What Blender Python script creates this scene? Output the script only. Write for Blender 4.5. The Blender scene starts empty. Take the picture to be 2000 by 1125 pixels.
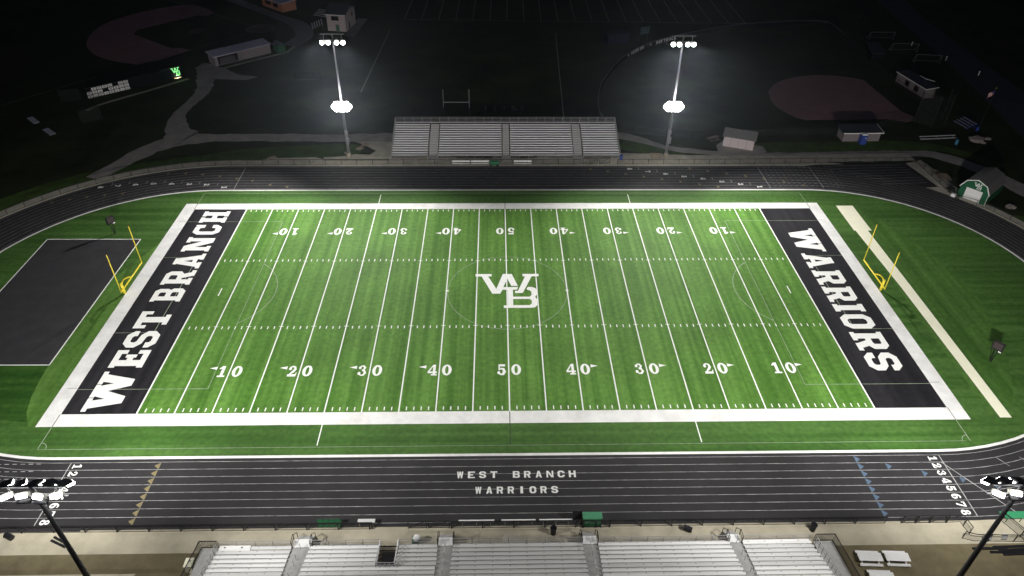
import bpy, bmesh, math, random
from mathutils import Vector, Matrix
from mathutils.geometry import tessellate_polygon
random.seed(7)
R = math.radians
sc = bpy.context.scene
# ------------------------------------------------------------------ camera
cd = bpy.data.cameras.new('camera')
cam = bpy.data.objects.new('camera', cd)
sc.collection.objects.link(cam)
cam.location = (-1.537, -85.806, 65.372)
cam.rotation_euler = (0.925160, -0.009459, -0.019617)
cd.sensor_width = 36.0
cd.lens = 25.0876
cd.clip_start = 0.5
cd.clip_end = 3000
sc.camera = cam
# ------------------------------------------------------------------ night sky
w = bpy.data.worlds.new('World')
sc.world = w
w.use_nodes = True
nt = w.node_tree
sky = nt.nodes.new('ShaderNodeTexSky')
sky.sky_type = 'NISHITA'
sky.sun_disc = False
sky.sun_elevation = R(1.0)
sky.sun_rotation = R(200)
bg = nt.nodes['Background']
tint = nt.nodes.new('ShaderNodeVectorMath'); tint.operation = 'MULTIPLY'
tint.inputs[1].default_value = (0.72, 0.78, 1.30)
nt.links.new(sky.outputs[0], tint.inputs[0])
nt.links.new(tint.outputs[0], bg.inputs['Color'])
bg.inputs['Strength'].default_value = 0.020
sc.view_settings.view_transform = 'Standard'
sc.view_settings.look = 'None'
sc.view_settings.exposure = 0.15
sc.view_settings.gamma = 1.0
# floodlight power (each lamp is a spot at a lens, built with its pole)
P_FAR, P_NEAR, P_UP, P_STAND = 48000, 39000, 13000, 20500
HAZE = 0.00014

# ------------------------------------------------------------------ materials
def mat(name, col, rough=0.7, var=0.0, scale=(1, 1, 1), nscale=1.0, metal=0.0, detail=4.0, col2=None, spec=0.3, bump=0.0, emit=None):
    m = bpy.data.materials.new(name)
    m.use_nodes = True
    t = m.node_tree
    b = t.nodes['Principled BSDF']
    b.inputs['Roughness'].default_value = rough
    b.inputs['Metallic'].default_value = metal
    b.inputs['Specular IOR Level'].default_value = spec
    b.inputs['Base Color'].default_value = (*col, 1)
    if var > 0 or col2:
        tc = t.nodes.new('ShaderNodeTexCoord')
        mp = t.nodes.new('ShaderNodeMapping')
        mp.inputs['Scale'].default_value = scale
        nz = t.nodes.new('ShaderNodeTexNoise')
        nz.inputs['Scale'].default_value = nscale
        nz.inputs['Detail'].default_value = detail
        nz.inputs['Roughness'].default_value = 0.65
        rp = t.nodes.new('ShaderNodeValToRGB')
        c1 = tuple(max(0, c*(1-var)) for c in col)
        c2 = col2 if col2 else tuple(c*(1+var) for c in col)
        rp.color_ramp.elements[0].position = 0.3
        rp.color_ramp.elements[1].position = 0.7
        rp.color_ramp.elements[0].color = (*c1, 1)
        rp.color_ramp.elements[1].color = (*c2, 1)
        t.links.new(tc.outputs['Object'], mp.inputs[0])
        t.links.new(mp.outputs[0], nz.inputs['Vector'])
        t.links.new(nz.outputs['Fac'], rp.inputs[0])
        t.links.new(rp.outputs[0], b.inputs['Base Color'])
        if bump:
            bp = t.nodes.new('ShaderNodeBump')
            bp.inputs['Strength'].default_value = bump
            t.links.new(nz.outputs['Fac'], bp.inputs['Height'])
            t.links.new(bp.outputs[0], b.inputs['Normal'])
    if emit:
        b.inputs['Emission Color'].default_value = (*emit[0], 1)
        b.inputs['Emission Strength'].default_value = emit[1]
    return m

def turf_mat(name, c_dark, c_light, along, streak=1.0, var2=0.20, patch=0.16):
    """artificial turf: nap streaks along an axis, fine blade mottling, broad patches"""
    m = bpy.data.materials.new(name)
    m.use_nodes = True
    t = m.node_tree
    L = t.links.new
    b = t.nodes['Principled BSDF']
    b.inputs['Roughness'].default_value = 0.75
    b.inputs['Specular IOR Level'].default_value = 0.15
    tc = t.nodes.new('ShaderNodeTexCoord')
    def noise(scale, ns, det):
        mp = t.nodes.new('ShaderNodeMapping'); mp.inputs['Scale'].default_value = scale
        nz = t.nodes.new('ShaderNodeTexNoise'); nz.inputs['Scale'].default_value = ns
        nz.inputs['Detail'].default_value = det
        L(tc.outputs['Object'], mp.inputs[0]); L(mp.outputs[0], nz.inputs['Vector'])
        return nz.outputs['Fac']
    s = (1, 0.015, 1) if along == 'y' else (0.015, 1, 1)
    a = noise(s, 0.9*streak, 6)
    mx = t.nodes.new('ShaderNodeMixRGB')
    mx.inputs[1].default_value = (*c_dark, 1); mx.inputs[2].default_value = (*c_light, 1)
    rp = t.nodes.new('ShaderNodeMapRange')
    rp.inputs[1].default_value = 0.36; rp.inputs[2].default_value = 0.64
    L(a, rp.inputs[0]); L(rp.outputs[0], mx.inputs[0])
    last = mx.outputs[0]
    for sc_, ns, det, amp in (((1, 1, 1), 1.6, 9, var2), ((1, 1, 1), 0.12, 4, patch)):
        f = noise(sc_, ns, det)
        mr = t.nodes.new('ShaderNodeMapRange')
        mr.inputs[1].default_value = 0.3; mr.inputs[2].default_value = 0.7
        mr.inputs[3].default_value = 1-amp; mr.inputs[4].default_value = 1+amp
        L(f, mr.inputs[0])
        mu = t.nodes.new('ShaderNodeVectorMath'); mu.operation = 'SCALE'
        L(last, mu.inputs[0]); L(mr.outputs[0], mu.inputs['Scale'])
        last = mu.outputs[0]
    L(last, b.inputs['Base Color'])
    return m

def mesh_mat(name, col, alpha):
    m = bpy.data.materials.new(name)
    m.use_nodes = True
    t = m.node_tree
    b = t.nodes['Principled BSDF']
    b.inputs['Base Color'].default_value = (*col, 1)
    b.inputs['Alpha'].default_value = alpha
    return m

M = {}
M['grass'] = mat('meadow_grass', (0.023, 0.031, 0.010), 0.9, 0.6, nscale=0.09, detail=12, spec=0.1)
M['grass2'] = mat('lit_grass', (0.050, 0.090, 0.018), 0.9, 0.4, nscale=0.4, detail=8, spec=0.1)  # brighter grass copy with the lamp spill put into its colour
M['turf'] = turf_mat('field_turf', (0.054, 0.146, 0.017), (0.104, 0.228, 0.040), 'y', 1.2)
M['turf_out'] = turf_mat('surround_turf', (0.035, 0.094, 0.015), (0.066, 0.142, 0.031), 'x', 0.9)
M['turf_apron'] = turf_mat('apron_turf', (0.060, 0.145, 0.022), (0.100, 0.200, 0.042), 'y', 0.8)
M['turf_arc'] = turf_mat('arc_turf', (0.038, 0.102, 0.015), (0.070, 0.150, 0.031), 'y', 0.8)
M['black_turf'] = turf_mat('black_turf', (0.011, 0.0105, 0.013), (0.024, 0.023, 0.027), 'y', 0.8)
M['white_turf'] = mat('white_turf', (0.80, 0.80, 0.78), 0.85, 0.22, (0.5, 0.5, 1), 0.8, detail=8, col2=(0.86, 0.86, 0.84), spec=0.1)
M['paint'] = mat('white_paint', (0.82, 0.83, 0.80), 0.8, 0.05, nscale=2, spec=0.1)
M['faint'] = mat('faint_line', (0.30, 0.36, 0.27), 0.8, 0.3, nscale=1.2, spec=0.1)
M['darkline'] = mat('dark_seam', (0.05, 0.06, 0.05), 0.8, spec=0.1)
M['track'] = mat('track_rubber', (0.0245, 0.0235, 0.0255), 0.75, 0.24, nscale=0.22, detail=9, spec=0.25, bump=0.05)
M['lane'] = mat('lane_paint', (0.36, 0.36, 0.36), 0.8, 0.5, nscale=0.8, spec=0.1)
M['tan_mark'] = mat('tan_mark', (0.19, 0.16, 0.085), 0.8, 0.25, nscale=3)
M['blue_mark'] = mat('blue_mark', (0.075, 0.115, 0.17), 0.8, 0.25, nscale=3)
M['concrete'] = mat('concrete', (0.41, 0.375, 0.285), 0.85, 0.20, nscale=0.35, detail=9, spec=0.2)
M['lot'] = mat('brown_asphalt', (0.150, 0.127, 0.075), 0.9, 0.22, nscale=0.5, detail=9, spec=0.15)
M['gravel'] = mat('gravel', (0.48, 0.45, 0.37), 0.95, 0.25, nscale=0.5, detail=10, spec=0.1)
M['far_gravel'] = mat('path_gravel', (0.36, 0.335, 0.31), 0.95, 0.25, nscale=0.4, detail=10, spec=0.1)
M['asphalt'] = mat('asphalt', (0.045, 0.048, 0.06), 0.85, 0.2, nscale=0.3, detail=8)
M['clay'] = mat('clay', (0.29, 0.165, 0.17), 0.95, 0.15, nscale=0.25, detail=9, spec=0.1)
M['cream'] = mat('cream_runway', (0.88, 0.87, 0.68), 0.8, 0.03, nscale=0.6)
M['alu'] = mat('aluminium', (0.78, 0.78, 0.77), 0.5, 0.10, (0.15, 2, 1), 1.2, metal=0.0, spec=0.4)
M['alu2'] = mat('aluminium_dull', (0.62, 0.62, 0.61), 0.5, 0.12, (0.15, 2, 1), 1.2, spec=0.4)
M['alu_far'] = mat('aluminium_weathered', (0.86, 0.84, 0.86), 0.5, 0.06, (0.15, 2, 1), 1.2, spec=0.4)
M['deck'] = mat('shade_dark_deck', (0.055, 0.048, 0.055), 0.7, 0.15, (0.2, 2, 1), 1.0)  # dark tone paints the shade under the far seats; reused for seams and print
M['step'] = mat('step_alu', (0.36, 0.36, 0.35), 0.6, 0.12, nscale=2)
M['aisle'] = mat('aisle_alu', (0.50, 0.49, 0.49), 0.6, 0.2, (2, 8, 8), 2)
M['rail'] = mat('galvanised_rail', (0.40, 0.40, 0.41), 0.45, 0.08, nscale=3, metal=0.3)
M['black'] = mat('black_coat', (0.012, 0.012, 0.014), 0.5, 0.1, nscale=3)
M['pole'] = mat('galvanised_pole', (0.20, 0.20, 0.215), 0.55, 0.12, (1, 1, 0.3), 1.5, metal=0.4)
M['dark_pole'] = mat('unlit_pole', (0.085, 0.087, 0.095), 0.5, 0.12, (1, 1, 0.3), 1.5, metal=0.2)  # darker copy of the pole steel, paints in the near poles' unlit look
M['visor'] = mat('dark_visor', (0.018, 0.019, 0.026), 0.4, 0.1, nscale=4)
M['reflector'] = mat('lamp_reflector', (0.62, 0.61, 0.55), 0.35, 0.05, nscale=2, metal=0.2)
M['lens'] = mat('lit_lens', (1, 1, 1), emit=((1.0, 0.985, 0.96), 14.0))
M['lens_up'] = mat('lit_uplight_lens', (1, 1, 1), emit=((1.0, 0.97, 0.90), 45.0))
M['yellow'] = mat('yellow_powder_coat', (0.80, 0.66, 0.05), 0.4, 0.04, nscale=3)
M['orange'] = mat('orange_ribbon', (0.7, 0.25, 0.03), 0.7, 0.05, nscale=3)
M['green'] = mat('green_paint', (0.018, 0.110, 0.045), 0.55, 0.10, nscale=2)
M['green_lite'] = mat('green_sheet', (0.040, 0.26, 0.12), 0.5, 0.06, nscale=2)
M['barn'] = mat('barn_siding', (0.010, 0.095, 0.042), 0.6, 0.12, (8, 8, 0.2), 1.0)
M['shingle'] = mat('grey_shingle', (0.15, 0.145, 0.145), 0.9, 0.3, (2, 2, 2), 2.0, detail=6)
M['darkroof'] = mat('dark_roof', (0.035, 0.037, 0.055), 0.8, 0.15, nscale=2)
M['whiteroof'] = mat('pale_metal_roof', (0.50, 0.49, 0.60), 0.6, 0.22, (1, 1, 1), 1.6, detail=7)
M['block'] = mat('painted_block', (0.22, 0.19, 0.20), 0.85, 0.12, (1, 1, 3), 1.5)
M['tan'] = mat('tan_siding', (0.50, 0.43, 0.44), 0.75, 0.05, (0.3, 0.3, 9), 1.0)
M['brick'] = mat('orange_brick', (0.36, 0.16, 0.10), 0.85, 0.2, nscale=2)
M['white'] = mat('white_gloss', (0.80, 0.80, 0.79), 0.45, 0.04, nscale=2)
M['glass'] = mat('dark_window', (0.012, 0.013, 0.018), 0.1, spec=0.6)
M['blue'] = mat('blue_plastic', (0.030, 0.065, 0.30), 0.5, 0.08, nscale=3)
M['cyan'] = mat('light_blue_plastic', (0.06, 0.24, 0.38), 0.5, 0.08, nscale=3)
M['wood'] = mat('weathered_timber', (0.40, 0.31, 0.22), 0.8, 0.2, (0.5, 4, 1), 2)
M['darkwood'] = mat('dark_timber', (0.17, 0.125, 0.11), 0.8, 0.2, (0.5, 4, 1), 2)
M['screen'] = mat('dark_wind_screen', (0.006, 0.009, 0.010), 1.0, 0.2, nscale=1, spec=0.0)
M['net'] = mesh_mat('dark_netting', (0.03, 0.035, 0.035), 0.22)
M['link'] = mesh_mat('chain_link', (0.05, 0.05, 0.05), 0.16)
M['glow_green'] = mat('lit_green_letters', (0.1, 0.6, 0.15), emit=((0.34, 1.0, 0.36), 0.9))  # emission stands in for the ground lamp's light on the letters
M['rock'] = mat('pale_rock', (0.26, 0.23, 0.21), 0.9, 0.3, nscale=2)
M['red'] = mat('red_cloth', (0.50, 0.03, 0.04), 0.8)
M['navy'] = mat('navy_cloth', (0.03, 0.04, 0.20), 0.8)
M['purple'] = mat('maroon_board', (0.045, 0.035, 0.036), 0.6)

# ------------------------------------------------------------------ mesh builder
LOC = {}
class MB:
    def __init__(s): s.v, s.f = [], []
    def poly(s, pts):
        n = len(s.v); s.v += [tuple(p) for p in pts]; s.f.append(list(range(n, n+len(pts))))
    def hexa(s, p):        # 8 points: bottom 4 ccw, top 4 ccw
        n = len(s.v); s.v += [tuple(q) for q in p]
        for f in ((3, 2, 1, 0), (4, 5, 6, 7), (0, 1, 5, 4), (1, 2, 6, 5), (2, 3, 7, 6), (3, 0, 4, 7)):
            s.f.append([n+i for i in f])
    def box(s, c, d, rz=0.0, rx=0.0):
        x, y, z = d[0]/2, d[1]/2, d[2]/2
        m = Matrix.Rotation(rz, 3, 'Z') @ Matrix.Rotation(rx, 3, 'X')
        cv = Vector(c)
        s.hexa([cv + m @ Vector(q) for q in ((-x, -y, -z), (x, -y, -z), (x, y, -z), (-x, y, -z), (-x, -y, z), (x, -y, z), (x, y, z), (-x, y, z))])
    def bar(s, a, b, wd, h=None):
        a, b = Vector(a), Vector(b); h = h or wd
        d = (b-a).normalized()
        up = Vector((0, 0, 1)) if abs(d.z) < 0.95 else Vector((0, 1, 0))
        sd = d.cross(up).normalized(); up = sd.cross(d)
        q = [(-1, -1), (1, -1), (1, 1), (-1, 1)]
        s.hexa([a + sd*wd/2*i + up*h/2*j for i, j in q] + [b + sd*wd/2*i + up*h/2*j for i, j in q])
    def tube(s, a, b, r, r2=None, n=10):
        a, b = Vector(a), Vector(b); r2 = r if r2 is None else r2
        d = (b-a).normalized()
        up = Vector((0, 0, 1)) if abs(d.z) < 0.95 else Vector((0, 1, 0))
        x = d.cross(up).normalized(); y = x.cross(d)
        k = len(s.v)
        for p, rr in ((a, r), (b, r2)):
            for i in range(n):
                t = 2*math.pi*i/n
                s.v.append(tuple(p + x*rr*math.cos(t) + y*rr*math.sin(t)))
        for i in range(n): s.f.append([k+i, k+(i+1) % n, k+n+(i+1) % n, k+n+i])
        s.f.append([k+i for i in range(n)][::-1]); s.f.append([k+n+i for i in range(n)])
    def pipe(s, pts, r, n=8):
        for a, b in zip(pts, pts[1:]): s.tube(a, b, r, n=n)
    def prism(s, pts, z0, z1):
        s.prism3([Vector((p[0], p[1], z0)) for p in pts], Vector((0, 0, z1-z0)))
    def prism3(s, pts, e):
        n = len(pts); k = len(s.v)
        s.v += [tuple(p) for p in pts] + [tuple(Vector(p)+e) for p in pts]
        s.f.append([k+i for i in range(n)][::-1]); s.f.append([k+n+i for i in range(n)])
        for i in range(n): s.f.append([k+i, k+(i+1) % n, k+n+(i+1) % n, k+n+i])
    def ball(s, c, r, sq=(1, 1, 1), jit=0.0, n=8):
        k = len(s.v); rows = n//2
        for i in range(1, rows):
            for j in range(n):
                t, p = math.pi*i/rows, 2*math.pi*j/n
                q = r*(1+random.uniform(-jit, jit))
                s.v.append((c[0]+q*sq[0]*math.sin(t)*math.cos(p), c[1]+q*sq[1]*math.sin(t)*math.sin(p), c[2]+q*sq[2]*math.cos(t)))
        s.v += [(c[0], c[1], c[2]+r*sq[2]), (c[0], c[1], c[2]-r*sq[2])]
        for i in range(rows-2):
            for j in range(n): s.f.append([k+i*n+j, k+(i+1)*n+j, k+(i+1)*n+(j+1) % n, k+i*n+(j+1) % n])
        T = k+(rows-1)*n
        for j in range(n):
            s.f.append([T, k+j, k+(j+1) % n]); s.f.append([T+1, k+(rows-2)*n+(j+1) % n, k+(rows-2)*n+j])
    def flat(s, loops, fn):
        """polygon with holes; fn maps (u,v) to a 3-D point"""
        vv = [[Vector((p[0], p[1], 0)) for p in l] for l in loops]
        tri = tessellate_polygon(vv)
        k = len(s.v); fl = [p for l in loops for p in l]
        s.v += [tuple(fn(p)) for p in fl]
        for t in tri:
            a, b, c = [fl[i] for i in t]
            if (b[0]-a[0])*(c[1]-a[1])-(b[1]-a[1])*(c[0]-a[0]) < 0: t = t[::-1]
            s.f.append([k+i for i in t])
    def build(s, name, m, parent=None, smooth=False):
        o0 = LOC.get(parent.name, Vector((0, 0, 0))) if parent else Vector((0, 0, 0))
        me = bpy.data.meshes.new(name)
        me.from_pydata([tuple(Vector(p)-o0) for p in s.v], [], s.f)
        me.materials.append(m if not isinstance(m, str) else M[m])
        if smooth:
            for p in me.polygons: p.use_smooth = True
        me.update()
        o = bpy.data.objects.new(name, me)
        sc.collection.objects.link(o)
        if parent:
            o.parent = parent; LOC[o.name] = o0
        return o

def tag(o, label=None, cat=None, group=None, kind=None):
    if label: o['label'] = label
    if cat: o['category'] = cat
    if group: o['group'] = group
    if kind: o['kind'] = kind
    return o
def struct(name, mb, m): return tag(mb.build(name, m), kind='structure')
def thing(name, loc, label, cat, group=None):
    o = bpy.data.objects.new(name, None)
    o.empty_display_size = 0.3
    o.location = loc
    sc.collection.objects.link(o)
    LOC[o.name] = Vector(loc)
    return tag(o, label, cat, group)
def copy_tree(o, parent=None, loc=None, rz=None, label=None):
    c = o.copy(); sc.collection.objects.link(c)
    if parent: c.parent = parent
    if loc is not None: c.location = loc
    if rz is not None: c.rotation_euler = (0, 0, rz)
    if label: c['label'] = label
    for ch in [x for x in bpy.data.objects if x.parent == o]: copy_tree(ch, c)
    return c

# ------------------------------------------------------------------ lettering: outline polygons in a unit box
def ell(cx, cy, a, b, t0=0, t1=360, n=20): return [(cx+a*math.cos(R(t0+(t1-t0)*i/n)), cy+b*math.sin(R(t0+(t1-t0)*i/n))) for i in range(n+(0 if abs(t1-t0) == 360 else 1))]
def sweep(pts, ws):
    L_, R_ = [], []
    for i, p in enumerate(pts):
        a, b = pts[max(0, i-1)], pts[min(len(pts)-1, i+1)]
        dx, dy = b[0]-a[0], b[1]-a[1]; l = math.hypot(dx, dy) or 1
        wv = ws[i]/2 if isinstance(ws, (list, tuple)) else ws/2
        L_.append((p[0]-dy/l*wv, p[1]+dx/l*wv)); R_.append((p[0]+dy/l*wv, p[1]-dx/l*wv))
    return L_ + R_[::-1]
def octo(x0, y0, x1, y1, c): return [(x0+c, y0), (x1-c, y0), (x1, y0+c), (x1, y1-c), (x1-c, y1), (x0+c, y1), (x0, y1-c), (x0, y0+c)]
S = 0.26   # vertical stroke, H horizontal stroke
H_ = 0.2
def rect(x0, y0, x1, y1): return [(x0, y0), (x1, y0), (x1, y1), (x0, y1)]
def block(ch, serif=True):
    """list of (loops) in a 0..w x 0..1 box, and w; varsity slab letters"""
    e = 0.07 if serif else 0.0
    if ch == 'I':
        w_ = 0.40 if serif else 0.26
        q = [[[(0.07, 0), (0.33, 0), (0.33, 1), (0.07, 1)]]] if serif else [[rect(0, 0, .26, 1)]]
        if serif: q += [[rect(0, 0, .40, .17)], [rect(0, .83, .40, 1)]]
    elif ch == 'T':
        w_ = 0.82; c = w_/2
        q = [[rect(c-.13, 0, c+.13, 1)], [rect(0, .8, w_, 1)]]
        if serif: q += [[rect(0, .62, .15, .9)], [rect(w_-.15, .62, w_, .9)], [rect(c-.24, 0, c+.24, .16)]]
    elif ch in 'EF':
        w_ = 0.78
        q = [[rect(e, 0, e+S, 1)], [rect(e, .82, w_, 1)], [rect(e, .41, w_*.74, .59)]]
        if ch == 'E': q.append([rect(e, 0, w_, .18)])
        if serif: q += [[rect(0, 0, .3, .18)], [rect(0, .82, .3, 1)], [rect(w_-.17, .66, w_, 1)], [rect(w_-.17, 0, w_, .34)], [rect(w_*.74-.14, .34, w_*.74, .66)]]
    elif ch == 'L':
        w_ = 0.7; q = [[rect(0, 0, S, 1)], [rect(0, 0, w_, .2)]]
    elif ch == 'H':
        w_ = 0.88
        q = [[rect(e, 0, e+S, 1)], [rect(w_-e-S, 0, w_-e, 1)], [rect(e, .41, w_-e, .6)]]
        if serif: q += [[rect(a, b, a+.40, b+.15)] for a in (0, w_-.40) for b in (0, .85)]
    elif ch == 'N':
        w_ = 0.96
        q = [[rect(e, 0, e+.22, 1)], [rect(w_-e-.22, 0, w_-e, 1)], [[(e, 1), (e+.3, 1), (w_-e, 0), (w_-e-.3, 0)]]]
        if serif: q += [[rect(0, 0, .36, .15)], [rect(0, .85, .3, 1)], [rect(w_-.36, .85, w_, 1)]]
    elif ch == 'W':
        w_ = 1.36; k = w_/2
        q = [[[(.07, 1), (.34, 1), (.50, .0), (.27, 0)]], [[(.27, 0), (.50, 0), (k+.13, 1), (k-.14, 1)]],
             [[(k-.13, 1), (k+.14, 1), (w_-.27, 0), (w_-.50, 0)]], [[(w_-.50, 0), (w_-.27, 0), (w_-.07, 1), (w_-.34, 1)]]]
        if serif: q += [[rect(0, .86, .44, 1)], [rect(w_-.44, .86, w_, 1)], [rect(k-.22, .86, k+.22, 1)]]
    elif ch == 'A':
        w_ = 0.98; k = w_/2
        q = [[[(.06, 0), (.32, 0), (k+.09, 1), (k-.15, 1)]], [[(w_-.32, 0), (w_-.06, 0), (k+.15, 1), (k-.09, 1)]], [rect(.25, .2, w_-.25, .36)]]
        if serif: q += [[rect(0, 0, .40, .14)], [rect(w_-.40, 0, w_, .14)], [rect(k-.22, .88, k+.18, 1)]]
    elif ch == 'R':
        w_ = 0.92; x0, x1 = e, w_-.07
        bowl = [(x0, .38), (x1-.16, .38), (x1, .5), (x1, .86), (x1-.16, 1), (x0, 1)]
        hole = [(x0+S, .56), (x1-.30, .56), (x1-.25, .6), (x1-.25, .78), (x1-.30, .82), (x0+S, .82)]
        q = [[bowl, hole], [rect(x0, 0, x0+S, .5)], [[(x1-.46, .45), (x1-.18, .45), (x1, .0), (x1-.27, 0)]]]
        if serif: q += [[rect(0, 0, .42, .15)], [rect(0, .85, .3, 1)], [rect(x1-.3, 0, w_, .15)]]
    elif ch == 'B':
        w_ = 0.86; x0, x1 = e, w_
        out = [(x0, 0), (x1-.16, 0), (x1, .14), (x1, .42), (x1-.1, .51), (x1-.03, .58), (x1-.03, .87), (x1-.17, 1), (x0, 1)]
        h1 = [(x0+S, .18), (x1-.3, .18), (x1-.25, .22), (x1-.25, .38), (x1-.3, .42), (x0+S, .42)]
        h2 = [(x0+S, .6), (x1-.32, .6), (x1-.27, .64), (x1-.27, .78), (x1-.32, .82), (x0+S, .82)]
        q = [[out, h1, h2]]
        if serif: q += [[rect(0, 0, .3, .15)], [rect(0, .85, .3, 1)]]
    elif ch == 'O':
        w_ = 0.84; q = [[octo(0, 0, w_, 1, .2), octo(S, .2, w_-S, .8, .07)]]
    elif ch == 'C':
        w_ = 0.84
        q = [[[(.2, 0), (w_-.2, 0), (w_, .2), (w_, .36), (w_-S, .36), (w_-S, .26), (w_-S-.06, .2), (S+.06, .2), (S, .27), (S, .73), (S+.06, .8), (w_-S-.06, .8), (w_-S, .74), (w_-S, .64), (w_, .64), (w_, .8), (w_-.2, 1), (.2, 1), (0, .8), (0, .2)]]]
        if serif: q += [[rect(w_-.13, .64, w_, 1)]]
    elif ch == 'S':
        w_ = 0.84
        q = [[[(.2, 0), (w_-.2, 0), (w_, .18), (w_, .42), (w_-.2, .58), (S+.06, .62), (S, .67), (S, .76), (S+.06, .81), (w_-S-.06, .81), (w_-S, .76), (w_-S, .68), (w_, .68), (w_, .82), (w_-.2, 1), (.2, 1), (0, .83), (0, .6), (.2, .43), (w_-S-.06, .39), (w_-S, .34), (w_-S, .24), (w_-S-.06, .19), (S+.06, .19), (S, .24), (S, .33), (0, .33), (0, .18)]]]
    return q, w_
def digit(ch):
    """fat roman numerals 0..1 x 0..1"""
    if ch == '0': return [[ell(.5, .5, .5, .5, n=28), ell(.5, .5, .17, .36, n=20)]]
    if ch == '1': return [[rect(.36, 0, .66, 1)], [rect(.12, 0, .9, .13)], [[(.1, .8), (.1, .7), (.4, .76), (.5, 1), (.36, 1)]]]
    if ch == '2':
        p = [(.14, .66), (.2, .84), (.42, .93), (.66, .84), (.72, .66), (.6, .48), (.36, .3), (.14, .1)]
        return [[sweep(p, [.2, .16, .11, .18, .27, .24, .15, .1])], [rect(.04, 0, .92, .2)], [[(.8, .1), (.94, .1), (.96, .36), (.88, .36)]], [ell(.2, .7, .15, .13, n=12)]]
    if ch == '3':
        p = [(.16, .76), (.3, .92), (.55, .92), (.7, .76), (.6, .58), (.4, .53)]
        p2 = [(.4, .53), (.66, .48), (.78, .28), (.62, .09), (.38, .06), (.14, .22)]
        return [[sweep(p, [.11, .1, .15, .25, .19, .1])], [sweep(p2, [.1, .2, .28, .19, .11, .13])], [ell(.19, .76, .15, .13, n=12)], [ell(.17, .24, .16, .14, n=12)]]
    if ch == '4': return [[rect(.56, 0, .84, 1)], [[(.56, 1), (.7, 1), (.2, .36), (.02, .36)]], [rect(.02, .22, 1, .37)], [rect(.38, 0, 1, .12)]]
    if ch == '5':
        p = [(.22, .5), (.44, .6), (.68, .54), (.78, .32), (.66, .1), (.4, .05), (.14, .2)]
        return [[rect(.16, .8, .86, 1)], [rect(.16, .44, .3, .9)], [sweep(p, [.1, .14, .26, .36, .26, .14, .16])], [ell(.18, .22, .16, .14, n=12)]]
    if ch == '6':
        p = [(.84, .84), (.66, .94), (.42, .88), (.24, .66), (.2, .4)]
        return [[ell(.52, .32, .44, .32, n=24), ell(.53, .31, .14, .2, n=16)], [sweep(p, [.18, .13, .22, .3, .3])]]
    if ch == '7': return [[rect(.06, .8, .95, 1)], [[(.74, .82), (.95, .82), (.58, 0), (.28, 0)]], [rect(.06, .62, .18, .9)]]
    if ch == '8': return [[ell(.5, .73, .38, .27, n=20), ell(.5, .74, .13, .13, n=14)], [ell(.5, .27, .46, .29, n=20), ell(.5, .26, .15, .16, n=14)]]
def put(mb, glyph, fn):
    """each stroke a hair above the last so overlapping strokes never share a plane"""
    for i, loops in enumerate(glyph):
        mb.flat(loops, lambda p, i=i: fn(p[0], p[1], 0.0011*i))
def px_logo():
    a = [[(490, 292), (490, 256), (714, 256), (714, 292), (665, 292), (776, 470), (870, 256), (995, 256), (1076, 430), (985, 430), (932, 325), (862, 470), (860, 485), (830, 538), (720, 538), (575, 292)]]
    b = [[(1145, 292), (1145, 256), (1370, 256), (1370, 292), (1272, 292), (1142, 530), (1036, 530), (1036, 500), (1076, 500), (1180, 292)]]
    c = [[(860, 446), (1082, 446), (1060, 484), (1006, 484), (1006, 580), (1235, 580), (1262, 560), (1262, 515), (1240, 492), (1212, 488), (1195, 472), (1215, 446), (1270, 446), (1318, 462), (1342, 495), (1342, 545), (1312, 585), (1342, 618), (1342, 690), (1312, 722), (1262, 730), (875, 730), (875, 696), (932, 696), (932, 484), (860, 484)],
         [(1006, 612), (1006, 694), (1235, 694), (1264, 672), (1264, 634), (1240, 612)]]
    # pixels of the measured emblem to field metres (x right, y up), slight foreshortening per row
    def cv(p):
        y = 4.54 - (p[1]-256)*0.01795 - max(0, p[1]-256)**2*0.0
        k = 0.01119 - (p[1]-256)*1.25e-6
        return ((p[0]-930)*k+0.08, y)
    return [[[cv(p) for p in l] for l in g] for g in (a, b, c)]
LOGO = px_logo()

# ------------------------------------------------------------------ the oval track and its offsets
def oval(r, n=48):
    pts = []
    for i in range(n+1):
        t = -math.pi/2 + math.pi*i/n
        y = r*math.sin(t)
        pts.append((52.95+0.085*y+(r if r < 31.5 else 31.2+(r-31.2)*.80)*math.cos(t), y))
    for i in range(n+1):
        t = math.pi/2 + math.pi*i/n
        pts.append((-52.3+r*math.cos(t), r*math.sin(t)))
    return pts
def ring(mb, r1, r2, z):
    a, b = oval(r1), oval(r2)
    for i in range(len(a)):
        j = (i+1) % len(a)
        mb.poly([(*a[i], z), (*b[i], z), (*b[j], z), (*a[j], z)])
def strip(mb, pts, z):
    """pts: (x, y, width) centre line"""
    L_, R_ = [], []
    for i, p in enumerate(pts):
        a, b = pts[max(0, i-1)], pts[min(len(pts)-1, i+1)]
        d = Vector((b[0]-a[0], b[1]-a[1])).normalized()
        L_.append((p[0]-d.y*p[2]/2, p[1]+d.x*p[2]/2)); R_.append((p[0]+d.y*p[2]/2, p[1]-d.x*p[2]/2))
    for i in range(len(pts)-1):
        mb.poly([(*R_[i], z), (*R_[i+1], z), (*L_[i+1], z), (*L_[i], z)])
def smooth(pts, n=6):
    out = []
    for i in range(len(pts)-1):
        p0, p1, p2, p3 = pts[max(0, i-1)], pts[i], pts[i+1], pts[min(len(pts)-1, i+2)]
        for k in range(n):
            t = k/n
            out.append(tuple(0.5*(2*b+(c-a)*t+(2*a-5*b+4*c-d)*t*t+(3*b-a-3*c+d)*t**3) for a, b, c, d in zip(p0, p1, p2, p3)))
    return out + [pts[-1]]
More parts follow.
